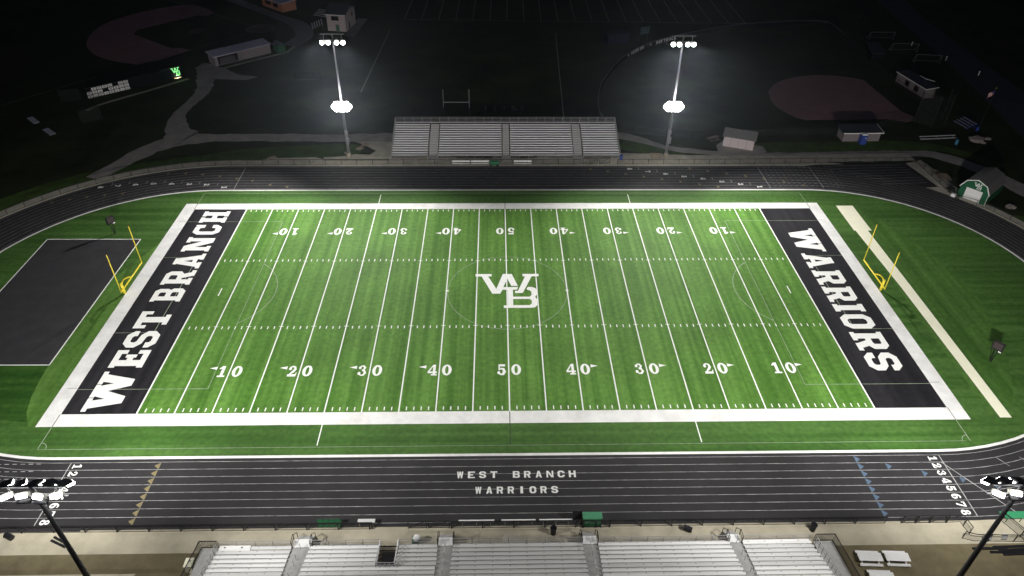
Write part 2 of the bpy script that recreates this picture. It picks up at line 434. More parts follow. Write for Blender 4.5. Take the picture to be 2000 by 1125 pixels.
def rag(pts, a=.3): return [(p[0]+random.uniform(-a, a)*.6, p[1]+random.uniform(-a, a)*.6, p[2]*(1+random.uniform(-a, a)*.35)) for p in pts]
def line(mb, a, b, wd, z):
    d = Vector((b[0]-a[0], b[1]-a[1])).normalized()*wd/2
    mb.poly([(a[0]+d.y, a[1]-d.x, z), (b[0]+d.y, b[1]-d.x, z), (b[0]-d.y, b[1]+d.x, z), (a[0]-d.y, a[1]+d.x, z)])
def rct(mb, x0, y0, x1, y1, z): mb.poly([(x0, y0, z), (x1, y0, z), (x1, y1, z), (x0, y1, z)])
def arc(mb, cx, cy, r, t0, t1, wd, z, n=40):
    for i in range(n):
        a, b = R(t0+(t1-t0)*i/n), R(t0+(t1-t0)*(i+1)/n)
        mb.poly([(cx+(r-wd/2)*math.cos(a), cy+(r-wd/2)*math.sin(a), z), (cx+(r+wd/2)*math.cos(a), cy+(r+wd/2)*math.sin(a), z),
                 (cx+(r+wd/2)*math.cos(b), cy+(r+wd/2)*math.sin(b), z), (cx+(r-wd/2)*math.cos(b), cy+(r-wd/2)*math.sin(b), z)])

# ================================================================== SETTING
m = MB(); m.poly([(-700, -400, 0), (700, -400, 0), (700, 900, 0), (-700, 900, 0)]); struct('ground', m, 'grass')
# near side paving
m = MB(); rct(m, -80, -75, 80, -43.55, 0.012); struct('brown_lot', m, 'lot')
m = MB(); rct(m, -70, -43.55, 60, -38.0, 0.012); struct('concrete_walk', m, 'concrete')
m = MB(); rct(m, -60, -46.2, -37.35, -45.78, 0.05); rct(m, -60, -46.6, -37.35, -46.2, 0.016); struct('concrete_curb', m, 'concrete')
m = MB(); m.poly([(-1.05, -42.2, .016), (-.85, -41.85, .016), (.75, -41.85, .016), (1.0, -42.2, .016), (1.1, -43.55, .016), (-1.2, -43.55, .016)]); struct('patched_pavement', m, mat('pale_concrete', (0.43, .41, .34), .85, .08, nscale=.8))
# strip between the track and the far fence
m = MB()
o1, o2 = oval(40.2), oval(43.3)
for i in range(len(o1)-1):
    if o1[i][1] > -34: m.poly([(*o1[i], 0.012), (*o2[i], 0.012), (*o2[i+1], 0.012), (*o1[i+1], 0.012)])
struct('track_side_walk', m, 'gravel')
# gravel roads and yards behind the far fence
main = smooth([(-77.5, 36, 3.6), (-72.5, 47, 4.4), (-68, 52, 5.5), (-60, 53.6, 3.7), (-45, 53.7, 3.5), (-30, 53.7, 3.6), (-15, 54.6, 3.6), (5, 55.4, 3.4), (24.5, 54.8, 3.5), (33, 49.1, 2.4), (43.5, 46.4, 2.2), (54, 45.6, 2.0), (70, 46.1, 2.2), (82, 46.4, 2.4), (89, 45.2, 3.4), (94, 39.5, 4.0), (97.6, 31.5, 4.4), (103, 20, 4.5), (110, 5, 4.5)])
m = MB(); strip(m, rag(main), 0.010); struct('gravel_road', m, 'far_gravel')
m = MB(); strip(m, rag(smooth([(-66.5, 53.2, 7.5), (-69.5, 57.5, 5.0), (-71.8, 65, 3.2), (-71.5, 73, 3.0), (-71.2, 80, 3.6), (-73, 87, 4.2), (-74.6, 94, 5.5), (-77.5, 96.5, 3.5)])), 0.014)
m.poly([(-71, 87, .018), (-63, 86.3, .018), (-60.5, 88.5, .018), (-66, 90, .018), (-71, 95, .018), (-76, 95, .018), (-76, 88.5, .018)])
struct('gravel_path', m, 'far_gravel')
m = MB()
m.poly([(-36, 43.6, .012), (-36, 45.5, .012), (-33.5, 46.5, .012), (-27, 45.8, .012), (-26, 47.5, .012), (-29, 50.5, .012), (-31, 51.8, .012), (-20, 52.2, .012), (-20, 43.6, .012)])
m.poly([(-46, 43.0, .013), (-48, 43.7, .013), (-40, 45.8, .013), (-36, 43.9, .013), (-36, 43.0, .013)])
m.poly([(20, 43.2, .012), (20, 46.8, .012), (30, 46.2, .012), (37.5, 45.6, .012), (44, 45.4, .012), (44, 43.2, .012)])
m.poly([(-22.8, 43.0, .014), (-22.8, 54, .014), (23.6, 54, .014), (23.6, 43.0, .014)])
strip(m, rag(smooth([(38, 43.6, 3.4), (52, 43.7, 3.3), (68, 44.2, 3.2), (83, 44.8, 3.4)]), .2), .0125)
struct('gravel_yard', m, 'gravel')
m = MB(); m.poly([(44, 46.9, .016), (44.3, 50, .016), (46.5, 52.5, .016), (54, 49.5, .016), (54, 46.8, .016), (50, 46.2, .016)]); struct('shed_yard', m, 'far_gravel')
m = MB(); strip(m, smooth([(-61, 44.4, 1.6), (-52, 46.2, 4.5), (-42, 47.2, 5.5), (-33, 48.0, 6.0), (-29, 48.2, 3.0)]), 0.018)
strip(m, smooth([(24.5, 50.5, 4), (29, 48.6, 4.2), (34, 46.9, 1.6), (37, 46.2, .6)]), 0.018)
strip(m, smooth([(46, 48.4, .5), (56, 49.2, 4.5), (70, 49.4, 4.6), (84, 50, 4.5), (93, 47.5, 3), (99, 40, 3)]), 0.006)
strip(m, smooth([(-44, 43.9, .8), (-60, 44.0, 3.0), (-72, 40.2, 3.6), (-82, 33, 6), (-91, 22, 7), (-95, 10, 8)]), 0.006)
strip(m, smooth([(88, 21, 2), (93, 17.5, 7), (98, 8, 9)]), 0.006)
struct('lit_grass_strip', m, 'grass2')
m = MB()
for x, y, r in ((85.5, 36.5, 1.7), (84.6, 38.5, 1.0), (-29.5, 48.6, .9), (-28.7, 50.4, .8), (-46.2, 44.4, .9), (-31.6, 46.6, .8)):
    m.poly([(x+r*random.uniform(.6, 1.3)*math.cos(t*math.pi/5), y+r*random.uniform(.6, 1.3)*math.sin(t*math.pi/5), 0.022) for t in range(10)])
struct('bare_soil', m, 'wood')
m = MB(); strip(m, smooth([(133, 175, 10), (127.5, 140, 9), (125.5, 118, 9), (122, 84, 11), (119, 66, 11), (115, 45, 10), (112, 20, 9)]), 0.012); struct('access_road', m, 'asphalt')
m = MB()
strip(m, smooth([(-93.2, 67.6, 1.0), (-91.6, 71.2, 1.0), (-84, 79.5, 1.0), (-77.2, 87.2, 1.0)]), .016)
strip(m, [(-71.2, 94.3, 1.0), (-64.4, 100.6, 1.0), (-57.7, 106.6, 1.1), (-56.6, 111.6, 1.1)], .016)
struct('footpath', m, 'concrete')
# baseball diamond
m = MB()
outer = [(-88.07, 142.35), (-93, 147.8), (-98.73, 150.76), (-105.39, 147.57), (-111.13, 142.03), (-115.58, 134.19), (-116.79, 125.4), (-114.36, 114.36), (-109.37, 106.06), (-103.62, 101.16), (-97.83, 98.33), (-93.36, 96.95), (-88.74, 100.31), (-85.84, 105.24), (-83.66, 108.31)]
inner = [(-87.44, 109.83), (-89.14, 109.3), (-104.24, 121.35), (-104.78, 125.18), (-92.44, 139.63), (-89.28, 139.41)]
outer = [p[:2] for p in smooth(outer[:12], 4)] + outer[12:]
m.flat([outer + inner], lambda p: (p[0], p[1], .014))
struct('baseball_infield_dirt', m, 'clay')
m = MB(); m.poly([(-87.3+2.5*math.cos(i*.4488), 124.8+2.5*math.sin(i*.4488), .014) for i in range(14)]); struct('pitching_mound', m, mat('damp_clay', (.10, .06, .06), .95, .2))
m = MB(); m.poly([(-70+4.2*math.cos(i*.3142), 127+4.2*math.sin(i*.3142), .014) for i in range(20)]); struct('home_plate_dirt', m, mat('pale_clay', (.13, .09, .095), .95, .2))
m = MB(); line(m, (-107.2, 156.2), (-71.5, 128.3), .12, .022); line(m, (-114, 70), (-93.4, 97.1), .12, .022); line(m, (-83.7, 108.5), (-70.6, 124.5), .12, .022); arc(m, -70, 127, 4.0, 180, 360, .16, .022)
struct('diamond_chalk_lines', m, 'faint')
# softball diamond
m = MB()
sd = [(64.19, 79.14), (67.91, 84.97), (72.93, 88.47), (78.53, 90.45), (84.07, 90.31), (88.41, 88.82), (90.96, 87.08), (91.49, 67.73), (92.96, 64.87), (92.24, 62.42), (89.88, 61.73), (86.26, 63.31), (76.58, 63.08), (67.82, 62.86), (65.59, 64.81), (63.29, 71.35)]
m.flat([[p[:2] for p in smooth(sd[:7], 4)] + sd[7:13] + [p[:2] for p in smooth(sd[13:] + sd[:1], 4)][:-1]], lambda p: (p[0], p[1], .014))
struct('softball_infield_dirt', m, 'clay')
# practice fields behind
m = MB()
line(m, (-29.1, 136.3), (81.5, 133.3), .14, .02)
for i in range(21): line(m, (-29.1+i*4.57*1.13, 136.3-i*.13), (-28.3+i*4.57*1.13, 185), .12, .02)
line(m, (-32.3, 125.4), (-33.7, 78.7), .12, .02); line(m, (15.8, 123.5), (13.5, 62), .14, .02)
struct('practice_field_lines', m, 'faint')
# -------- running track
m = MB(); ring(m, 31.0, 40.75, 0.020)
m.poly([(56.0, 39.8, .0195), (75.5, 31.6, .0195), (82.3, 32.2, .0195), (80.5, 41.9, .0195), (62, 41.3, .0195)])
rct(m, -70, -40.9, -45, -38.5, .0195)
struct('running_track', m, 'track')
m = MB(); m.poly([(80.5, 41.9, .016), (82.3, 32.2, .016), (75.0, 31.8, .016), (84.0, 23.0, .016), (86.5, 25.0, .016), (84.4, 43.4, .016)]); struct('concrete_apron', m, 'gravel')
m = MB()
LR = [31.87+1.05*k for k in range(9)]
for k, r in enumerate(LR): ring(m, r-.027, r+.027, .026)
for k in range(1, 9):       # chute lanes and dashed tangents
    y = LR[k]
    line(m, (64.5-1.2*k+8.5, y+.4), (79.6+.2*(8-k), y+1.0), .07, .0265)
    for i in range(14): line(m, (51+i*1.0, y-.3), (51.5+i*1.0, y-.28), .07, .0272)
    for i in range(16): line(m, (-53.6-.35*k-i*.9, -LR[k]+.93), (-53.1-.35*k-i*.9, -LR[k]+.93), .08, .0272)
for x0, x1 in ((-50.3, -50.1), (50.1, 50.1), (60.4, 60.2)): line(m, (x0, 40.3), (x1, 31.9), .10, .0268)
line(m, (-50.1, -31.9), (-50.1, -40.3), .10, .0268); line(m, (50.05, -31.9), (50.1, -40.2), .10, .0268); line(m, (49.8, -32.9), (54.75, -40.0), .09, .0276)
for k, x in enumerate((56.6, 59.4)): line(m, (x, -32.3), (x+.9, -33.6), .08, .0276)
T1 = [(-73.13, 33.42), (-70.23, 34.2), (-67.08, 34.4), (-63.82, 34.59), (-60.58, 34.58), (-57.2, 34.17), (-53.62, 33.38), (26.4, 39.8), (29.84, 38.73), (33.15, 37.67), (36.52, 36.62), (39.95, 35.58), (43.34, 34.55), (46.69, 33.54)]
for x, y in T1: line(m, (x, y-.5), (x, y+.5), .09, .0268)
struct('lane_lines', m, 'lane')
m = MB(); ring(m, 31.05, 31.42, .030); struct('track_inner_kerb_line', m, 'white_turf')
m = MB()
for k in range(8):
    y = 31.87+1.05*(k+.5)
    for x, a in ((-49.2, 1), (49.1, 1)):
        put(m, digit(str(k+1)), lambda u, v, dz, x=x, y=y: (x+(v-.5)*1.0, -y-(u-.5)*.72, .031+dz))
D2 = [(-74.78, 32.45), (-71.92, 33.03), (-68.78, 33.41), (-65.62, 33.8), (-62.2, 33.79), (-58.91, 33.58), (-55.61, 33.38), (-52.09, 32.39)], [(24.65, 39.59), (28.0, 38.52), (31.31, 37.46), (34.68, 36.41), (38.16, 35.58), (41.51, 34.35), (44.87, 33.34), (48.2, 32.34)]
for L_ in D2:
    for k, (x, y) in enumerate(L_):
        put(m, digit(str(8-k)), lambda u, v, dz, x=x, y=y: (x+(v-.5)*1.0, y-(u-.5)*.75, .031+dz))
def sans(text, x0, y0, x1, y1, mb, z):
    n = len(text); cell = (x1-x0)/(n-.45)
    for i, ch in enumerate(text):
        if ch == ' ': continue
        q, w_ = block(ch, False); wd = cell*.62*(1 if ch != 'I' else .4)
        put(mb, q, lambda u, v, dz, i=i, w_=w_, wd=wd, ch=ch: (x0+i*cell+(cell*.16 if ch == 'I' else 0)+u/w_*wd, y0+v*(y1-y0), z+dz))
sans('WEST BRANCH', -6.15, -34.56, 7.22, -33.64, m, .031)
sans('WARRIORS', -4.04, -36.68, 5.07, -35.76, m, .031)
struct('track_lettering', m, 'paint')
m = MB()
def tri(x, y, d, s=.62): m.poly([(x, y+.48, .031), (x-d*0, y-.48, .031), (x+d*s, y, .031)] if d > 0 else [(x, y-.48, .031), (x, y+.48, .031), (x+d*s, y, .031)])
for k in range(8): tri(-39.9, -(31.87+1.05*(k+.5)), -1)
for x, y in [(-80.75, 26.85), (-78.19, 27.94), (-75.5, 28.85), (-72.61, 29.59), (-69.61, 30.14), (-64.13, 37.84), (-60.83, 37.83), (-57.48, 37.41), (-53.99, 36.79), (-50.5, 35.76), (-47.39, 34.95), (-43.64, 33.35), (-40.31, 32.56)]:
    r0 = math.hypot(x+52.3, y) if x < -52.3 else abs(y)
    k = max(1, (32.4/r0) if r0 < 32.4 else 1)
    tri(x, y*k if x > -60 else y+ (k-1)*20, -1)
for x, y in [(16.7, 39.6), (19.99, 38.53), (23.34, 37.48), (26.65, 36.43), (30.02, 35.4), (33.36, 34.37), (36.76, 33.36), (40.08, 32.4), (36.31, 39.79), (39.6, 38.71), (43.06, 37.65), (46.48, 36.6), (49.76, 35.56), (53.23, 34.33), (56.59, 32.91)]: tri(x, y, 1)
struct('tan_exchange_marks', m, 'tan_mark')
m = MB()
for k in range(8): tri(39.95, -(31.87+1.05*(k+.5)), 1)
for x, y in ((43.2, -33.45), (46.9, -34.5), (50.8, -35.4), (54.2, -36.6), (57.6, -37.4), (60.2, -33.0)): tri(x, y, 1)
struct('blue_exchange_marks', m, 'blue_mark')
# -------- turf inside the oval
m = MB(); m.flat([oval(31.05)], lambda p: (p[0], p[1], .024)); struct('surround_turf', m, 'turf_out')
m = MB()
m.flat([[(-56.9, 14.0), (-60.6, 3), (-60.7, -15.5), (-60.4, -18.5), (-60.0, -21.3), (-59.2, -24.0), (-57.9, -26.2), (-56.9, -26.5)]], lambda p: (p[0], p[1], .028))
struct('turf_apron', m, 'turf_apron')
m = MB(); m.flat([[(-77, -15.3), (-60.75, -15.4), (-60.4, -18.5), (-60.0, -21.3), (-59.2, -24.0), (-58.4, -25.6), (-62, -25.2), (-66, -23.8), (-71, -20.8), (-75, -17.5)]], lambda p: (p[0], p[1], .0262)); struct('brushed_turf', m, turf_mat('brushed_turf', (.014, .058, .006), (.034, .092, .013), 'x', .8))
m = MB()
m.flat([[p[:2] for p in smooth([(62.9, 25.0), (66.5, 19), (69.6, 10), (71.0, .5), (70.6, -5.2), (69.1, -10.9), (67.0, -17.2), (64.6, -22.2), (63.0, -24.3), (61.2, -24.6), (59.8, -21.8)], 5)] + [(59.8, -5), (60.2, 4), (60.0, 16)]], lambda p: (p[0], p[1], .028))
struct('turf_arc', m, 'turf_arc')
W = 24.387
m = MB(); rct(m, -45.72, -W, 45.72, W, .032); struct('field_turf', m, 'turf')
m = MB(); rct(m, -54.86, -W, -45.72, W, .032); rct(m, 45.72, -W, 54.86, W, .032); struct('end_zone_turf', m, 'black_turf')
m = MB()
rct(m, -56.95, -26.4, 56.85, -W, .032); rct(m, -56.95, W, 56.85, 26.36, .032); rct(m, -56.95, -W, -54.86, W, .032); rct(m, 54.86, -W, 56.85, W, .032)
struct('white_field_border', m, 'white_turf')
m = MB()
m.poly([(-60.6, 14.7, .032), (-75.8, 14.75, .032), (-75.7, .4, .032), (-75.8, -15.4, .032), (-60.65, -15.5, .032)][::-1]); struct('throwing_pad', m, mat('black_pad', (.032, .031, .034), .8, .2, nscale=.5, detail=9))
m = MB()
for a, b in (((-60.55, 14.78), (-75.9, 14.83)), ((-60.55, 14.8), (-60.6, -15.6)), ((-60.6, -15.55), (-75.9, -15.45)), ((-75.85, 14.8), (-75.8, -15.5))): line(m, a, b, .17, .037)

struct('pad_edge_lines', m, 'paint')
m = MB(); m.poly([(60.6, .59, .032), (60.15, 16.9, .032), (59.9, 16.9, .032), (59.97, 25.3, .032), (63.02, 25.3, .032), (62.95, 16.9, .032), (62.3, 16.9, .032), (62.26, .59, .032), (62.13, -26.15, .032), (60.66, -26.13, .032)][::-1]); struct('jump_runway', m, 'cream')
# markings
m = MB(); Z = .038
for i in range(-9, 10): line(m, (i*4.572, -W), (i*4.572, W), .16, Z)
for s in (-1, 1): line(m, (s*45.72, -W), (s*45.72, W), .20, Z)
for i in range(-49, 50):
    if i % 5:
        x = i*.9144
        line(m, (x, -8.45), (x, -7.85), .13, Z); line(m, (x, 8.15), (x, 8.75), .13, Z)
        line(m, (x, -W+.25), (x, -W+.85), .13, Z); line(m, (x, W-.25), (x, W-.85), .13, Z)
    else:
        line(m, (i*.9144-.32, -7.9), (i*.9144+.32, -7.9), .10, Z+.0014); line(m, (i*.9144-.32, 8.25), (i*.9144+.32, 8.25), .10, Z+.0014)
for s in (-1, 1):
    line(m, (s*43.05, -.72), (s*43.05, 1.15), .16, Z)
    for y0, y1 in ((26.3, 29.5), (-26.3, -29.65)): line(m, (s*22.7, y0), (s*22.7, y1), .12, .0375)
for sx in (-9.0, 9.1):
    for a in (0, 60, 120): line(m, (sx-.3*math.cos(R(a)), .25-.3*math.sin(R(a))), (sx+.3*math.cos(R(a)), .25+.3*math.sin(R(a))), .09, Z+.002+a*1e-5)
struct('yard_lines', m, 'paint')
m = MB()
for i in range(1, 10):
    x = (i-5)*9.144; n = str(5-abs(i-5)); side = (i > 5)-(i < 5)
    for rot in (1, -1):
        xx = x
        def P(u, v, dz, c, wd, rot=rot, xx=xx): return (xx+rot*(c+u*wd), rot*(-18.03+v*2.05), .040+dz)
        put(m, digit(n), lambda u, v, dz: P(u, v, dz, -1.55, 1.25)); put(m, digit('0'), lambda u, v, dz: P(u, v, dz, .34, 1.28))
        sd_ = side*rot
        if sd_: m.poly([(xx+rot*sd_*1.76, rot*-16.1, .040), (xx+rot*sd_*2.72, rot*-16.4, .040), (xx+rot*sd_*1.76, rot*-16.7, .040)][::(-1 if sd_ > 0 else 1)])
struct('yard_numbers', m, 'paint')
m = MB()
def endzone(text, ext, fn):
    for ch, (a, b) in zip(text, ext):
        q, w_ = block(ch)
        put(m, q, lambda u, v, dz: fn(a+(b-a)*u/w_, v, dz))
endzone('WESTBRANCH', [(-23.97, -16.9), (-16.15, -12.72), (-12.2, -8.75), (-8.15, -4.35), (-2.05, 1.15), (2.1, 5.85), (6.35, 10.45), (11.1, 15.35), (16.15, 19.2), (19.95, 23.65)], lambda s, v, dz: (-48.3-4.45*v, s, .040+dz))
endzone('WARRIORS', [(17.6, 10.55), (9.95, 5.85), (5.2, 1.4), (.9, -2.9), (-3.42, -5.16), (-5.85, -9.05), (-9.82, -13.7), (-14.15, -17.65)], lambda s, v, dz: (48.25+4.5*v, s, .040+dz))
struct('end_zone_lettering', m, 'paint')
m = MB(); put(m, LOGO, lambda u, v, dz: (u, v, .046+dz)); struct('midfield_emblem', m, 'paint')
m = MB(); Z = .0352
arc(m, .05, .25, 9.02, 0, 360, .07, .0362, 72)
for s in (-1, 1):
    line(m, (s*38.4, -20.15), (s*38.4, 20.2), .06, .0364); 
    for y in (-20.15, 20.22): line(m, (s*38.4, y), (s*54.8, y), .07, .0366)
    arc(m, s*43.9, .2, 9.15, (180-53 if s > 0 else -53), (180+53 if s > 0 else 53), .09, .0368)
    for y in (-9.1, 9.4): line(m, (s*49.4, y), (s*54.8, y), .07, .0366)
    line(m, (s*49.4, -9.1), (s*49.4, 9.4), .09, .0364)
    line(m, (s*54.95, -29.8), (s*54.95, -26.45), .08, .0352); line(m, (s*54.95, 26.4), (s*54.95, 30), .08, .0352)
    arc(m, s*54.95, -29.8, .9, (90 if s > 0 else 0), (180 if s > 0 else 90), .07, .0354, 8)
line(m, (-54.95, -29.9), (54.5, -29.8), .05, .0353); line(m, (-54.95, 30.0), (55, 29.95), .07, .0353)
struct('faint_soccer_lines', m, 'faint')
m = MB()
line(m, (0, -W-.05), (0, -26.4), .10, .0356); line(m, (0, W+.05), (0, 26.36), .10, .0356); line(m, (0, -26.4), (0, -29.8), .09, .0358); line(m, (0, 26.36), (0, 29.8), .09, .0358)
for s in (-1, 1):
    for a, b in ((-26.4, -W), (W, 26.36)): line(m, (s*54.95, a), (s*54.95, b), .09, .0356)
    for y in (-19.9, 20.4): line(m, (s*55.0, y), (s*56.2, y), .06, .0356)
struct('dark_seam_lines', m, 'darkline')

# ================================================================== FLOODLIGHT POLES
def spot(name, loc, aim, power, size, parent, col=(1.0, .975, .94), blend=1.0, r=.35):
    l = bpy.data.lights.new(name, 'SPOT'); l.energy = power; l.spot_size = R(size); l.spot_blend = blend
    l.shadow_soft_size = r; l.color = col
    o = bpy.data.objects.new(name, l)
    o.parent = parent; o.location = Vector(loc)-LOC[parent.name]
    o.rotation_euler = (Vector(aim)-Vector(loc)).to_track_quat('-Z', 'Y').to_euler()
    sc.collection.objects.link(o)
def floodlight(root, c, aim, lens, name='floodlight', sz=.42, visor=True, flat=False):
    """a bowl lamp with a visor, aimed at a point; lens faces the aim"""
    c = Vector(c); d = (Vector(aim)-c).normalized()
    x = d.cross(Vector((0, 0, 1))).normalized(); u = x.cross(d)
    a = MB(); a.tube(c-d*.45, c, sz*.45, sz, n=14); a.tube(c-d*.62, c-d*.44, sz*.5, sz*.46, n=10)
    h = a.build(name, M['reflector'], root, True)
    b = MB()
    if visor:
      for s in (-1, 1): b.hexa([c+x*s*sz*1.02-u*.05, c+x*s*sz*.97-u*.05, c+x*s*sz*.97+u*sz, c+x*s*sz*1.02+u*sz] + [c+d*.62+x*s*sz*1.02+u*.3, c+d*.62+x*s*sz*.97+u*.3, c+d*.75+x*s*sz*.97+u*sz, c+d*.75+x*s*sz*1.02+u*sz])
      b.hexa([c-x*sz*1.05+u*sz-d*.75, c+x*sz*1.05+u*sz-d*.75, c+x*sz*1.05+u*sz+d*.8, c-x*sz*1.05+u*sz+d*.8] + [c-x*sz*1.05+u*(sz+.04)-d*.75, c+x*sz*1.05+u*(sz+.04)-d*.75, c+x*sz*1.05+u*(sz+.04)+d*.8, c-x*sz*1.05+u*(sz+.04)+d*.8])
      b.build('visor', M['visor'], h)
    g = MB()
    if flat: g.bar(c+d*.01-x*sz*1.1, c+d*.01+x*sz*1.1, .09, sz*1.5) if abs(d.z) < .9 else None
    else: g.ball(c+d*.06, sz*.9, n=16)
    g.build('lens', M[lens], h, not flat)
    return h
def lightpole(x, y, h, label, near):
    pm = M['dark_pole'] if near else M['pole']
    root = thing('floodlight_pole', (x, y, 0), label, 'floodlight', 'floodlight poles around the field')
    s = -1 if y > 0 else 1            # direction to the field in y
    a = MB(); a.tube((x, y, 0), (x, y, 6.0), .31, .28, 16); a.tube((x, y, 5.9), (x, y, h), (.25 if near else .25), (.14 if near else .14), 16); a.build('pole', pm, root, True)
    a = MB(); a.tube((x, y, 0), (x, y, .9), .46, .42, 16); a.build('concrete_base', M['concrete'], root, True)
    a = MB(); a.bar((x+.28, y+.25*s, 3.0), (x+.28, y+.25*s, 4.4), .45, .3); a.bar((x+.3, y+.2*s, 5.0), (x+.3, y+.2*s, 5.6), .35, .25); a.build('control_box', M['pole'], root)
    a = MB(); a.bar((x-2.2, y, h-.05), (x+2.2, y, h-.05), .13); a.bar((x-2.2, y, h-1.1), (x+2.2, y, h-1.1), .13)
    for k in (-1.6, 1.6): a.bar((x+k, y, h), (x+k, y, h-1.15), .09)
    a.build('crossarm', M['pole'], root)
    a = MB(); a.bar((x-1.7, y, 10.9), (x+1.7, y, 10.9), .14); a.build('lower_crossarm', M['pole'], root)
    return root
far_aims_l = [(-62, 2, 0), (-50, -14, 0), (-24, 2, 0), (-6, -3, 0)]
for x, y, h, lab, k in ((-30.97, 44.71, 24.4, 'tall galvanised floodlight pole standing left of the far grandstand', 1), (32.74, 44.89, 24.2, 'tall galvanised floodlight pole right of the far grandstand, near the picnic table', -1)):
    root = lightpole(x, y, h, lab, False)
    for i, ax in enumerate((-1.85, -.75, .75, 1.85)):
        t = far_aims_l[i] if k > 0 else (-far_aims_l[3-i][0], far_aims_l[3-i][1], 0)
        c = (x+ax, y-.55, h-1.35)
        floodlight(root, c, t, 'lens', sz=.46, visor=False)
        d = (Vector(t)-Vector(c)).normalized()
        spot('lamp_beam', Vector(c)+d*.95, t, P_FAR*(1.5, .9, .85, 1.25)[i if k > 0 else 3-i], (92, 92, 86, 70)[i if k > 0 else 3-i], root, r=.4)
    for axs, zz in (((-1.0, -.35, .35, 1.0), 11.35), ((-1.45, -.75, 0, .75, 1.45), 10.85), ((-1.0, -.35, .35, 1.0), 10.35)):  # extra oversized lamps packed into an oval to imitate the glare
        for ax in axs:
            floodlight(root, (x+ax, y-.5, zz), (x*.1+ax*6, -50, 50), 'lens_up', 'glare_uplight', .52, False)
    spot('uplight_beam', (x, y-1.3, 10.9), (x*.8, y-12, 38), P_UP, 150, root, r=.8)
    spot('uplight_beam', (x, y-1.4, 10.9), (x*.25, -60, 58), P_UP*1.0, 76, root, (1, .97, .92), r=.9)
near_aims = [(-66, 4, 0), (-58, -16, 0), (-38, 10, 0), (-7, 5, 0), (-16, -18, 0)]
for x, y, h, lab, k in ((-33.82, -54.0, 24.4, 'dark floodlight pole leaning up from the bottom left corner', 1), (35.58, -54.64, 24.4, 'dark floodlight pole cut off at the right edge in the foreground', -1)):
    root = lightpole(x, y, h, lab, True)
    for i, ax in enumerate((-2.0, -1.05, .0, 1.05, 2.0)):
        t = near_aims[i] if k > 0 else (-near_aims[4-i][0], near_aims[4-i][1], 0)
        c = Vector((x+ax, y+.45, h-.2))
        d = (Vector(t)-c).normalized()
        yaw = math.atan2(d.x, d.y)*-1
        a = MB(); a.box(c, (.70, .80, .14), yaw, R(-24)); hd = a.build('floodlight', M['visor'], root)
        a = MB(); a.box(c+Vector((math.sin(-yaw)*.2, math.cos(yaw)*.2, -.26)), (.7, .5, .18), yaw, R(-24)); a.build('lens', M['lens'], hd)
        a = MB(); a.bar((x+ax, y, h-.1), c, .07); a.build('bracket', M['pole'], hd)
        spot('lamp_beam', c+d*.6+Vector((0, 0, -.5)), t, P_NEAR*(1.7, 1.0, .8, 1.3, .8)[i if k > 0 else 4-i], (92, 92, 86, 66, 86)[i if k > 0 else 4-i], root, r=.4)
    for i, ax in enumerate((-1.75, -.6, .55, 1.75)):    # lamps turned back on the home stand and the walk
        yaw = R((35, 15, -10, 20)[i]*k)
        c = Vector((x+ax, y-.32, h-.62+.1*(i % 2)))
        a = MB(); a.box(c, (.8, .34, .38), yaw, R(35)); hd = a.build('stand_floodlight', M['reflector'], root)
        a = MB(); a.box(c+Vector((math.sin(yaw)*.2, -math.cos(yaw)*.2, .12)), (.7, .05, .32), yaw, R(-42)); a.build('lens', M['lens'], hd)
        if i in (1, 2): a = MB(); a.box(c+Vector((.1, -.25, -.35)), (.9, .3, .22), yaw*.3, R(20)); a.build('ballast_box', M['visor'], hd)
    spot('stand_beam', (x-2.0*k*-1, y-1.0, h-1.2), (x*.30, -46.5, 0), P_STAND*.8, 100, root, r=.5)
    spot('stand_beam', (x-2.2*k, y+.2, h-1.2), (x*1.25, -46, 0), P_STAND*.55, 100, root, r=.5)

# ================================================================== GRANDSTANDS
def plank(mb, x0, x1, y, z, d, t=.045): mb.box(((x0+x1)/2, y, z), (x1-x0, d, t))
# far (visitor) stand
root = thing('grandstand', (0.4, 44.2, 0), 'long aluminium grandstand beyond the far straight with four seat sections', 'bleachers', 'aluminium grandstands')
FY, FZ, RD, RR, NR = 44.5, .62, .66, .20, 15
SECF = [(-22.4, -15.25), (-13.1, -.42), (1.3, 13.95), (16.0, 23.25)]
for i in range(NR):
    y, z = FY+i*RD, FZ+i*RR
    if i == NR-1:
        a = MB(); plank(a, -22.4, 23.25, y, z, .26); a.build('seat_row', M['alu_far'], root)
    else:
        for x0, x1 in SECF:
            a = MB(); plank(a, x0, x1, y, z, .29, .15); a.build('seat_row', M['alu_far'], root)
for x0, x1 in SECF:
    a = MB()
    for i in range(NR):
        y, z = FY+i*RD-.1, FZ+i*RR-.38
        plank(a, x0, x1, y+.42, z+.12, .52, .03); a.box(((x0+x1)/2, y+.69, z+.2), (x1-x0, .02, .14))
    a.build('footboards', M['deck'], root)
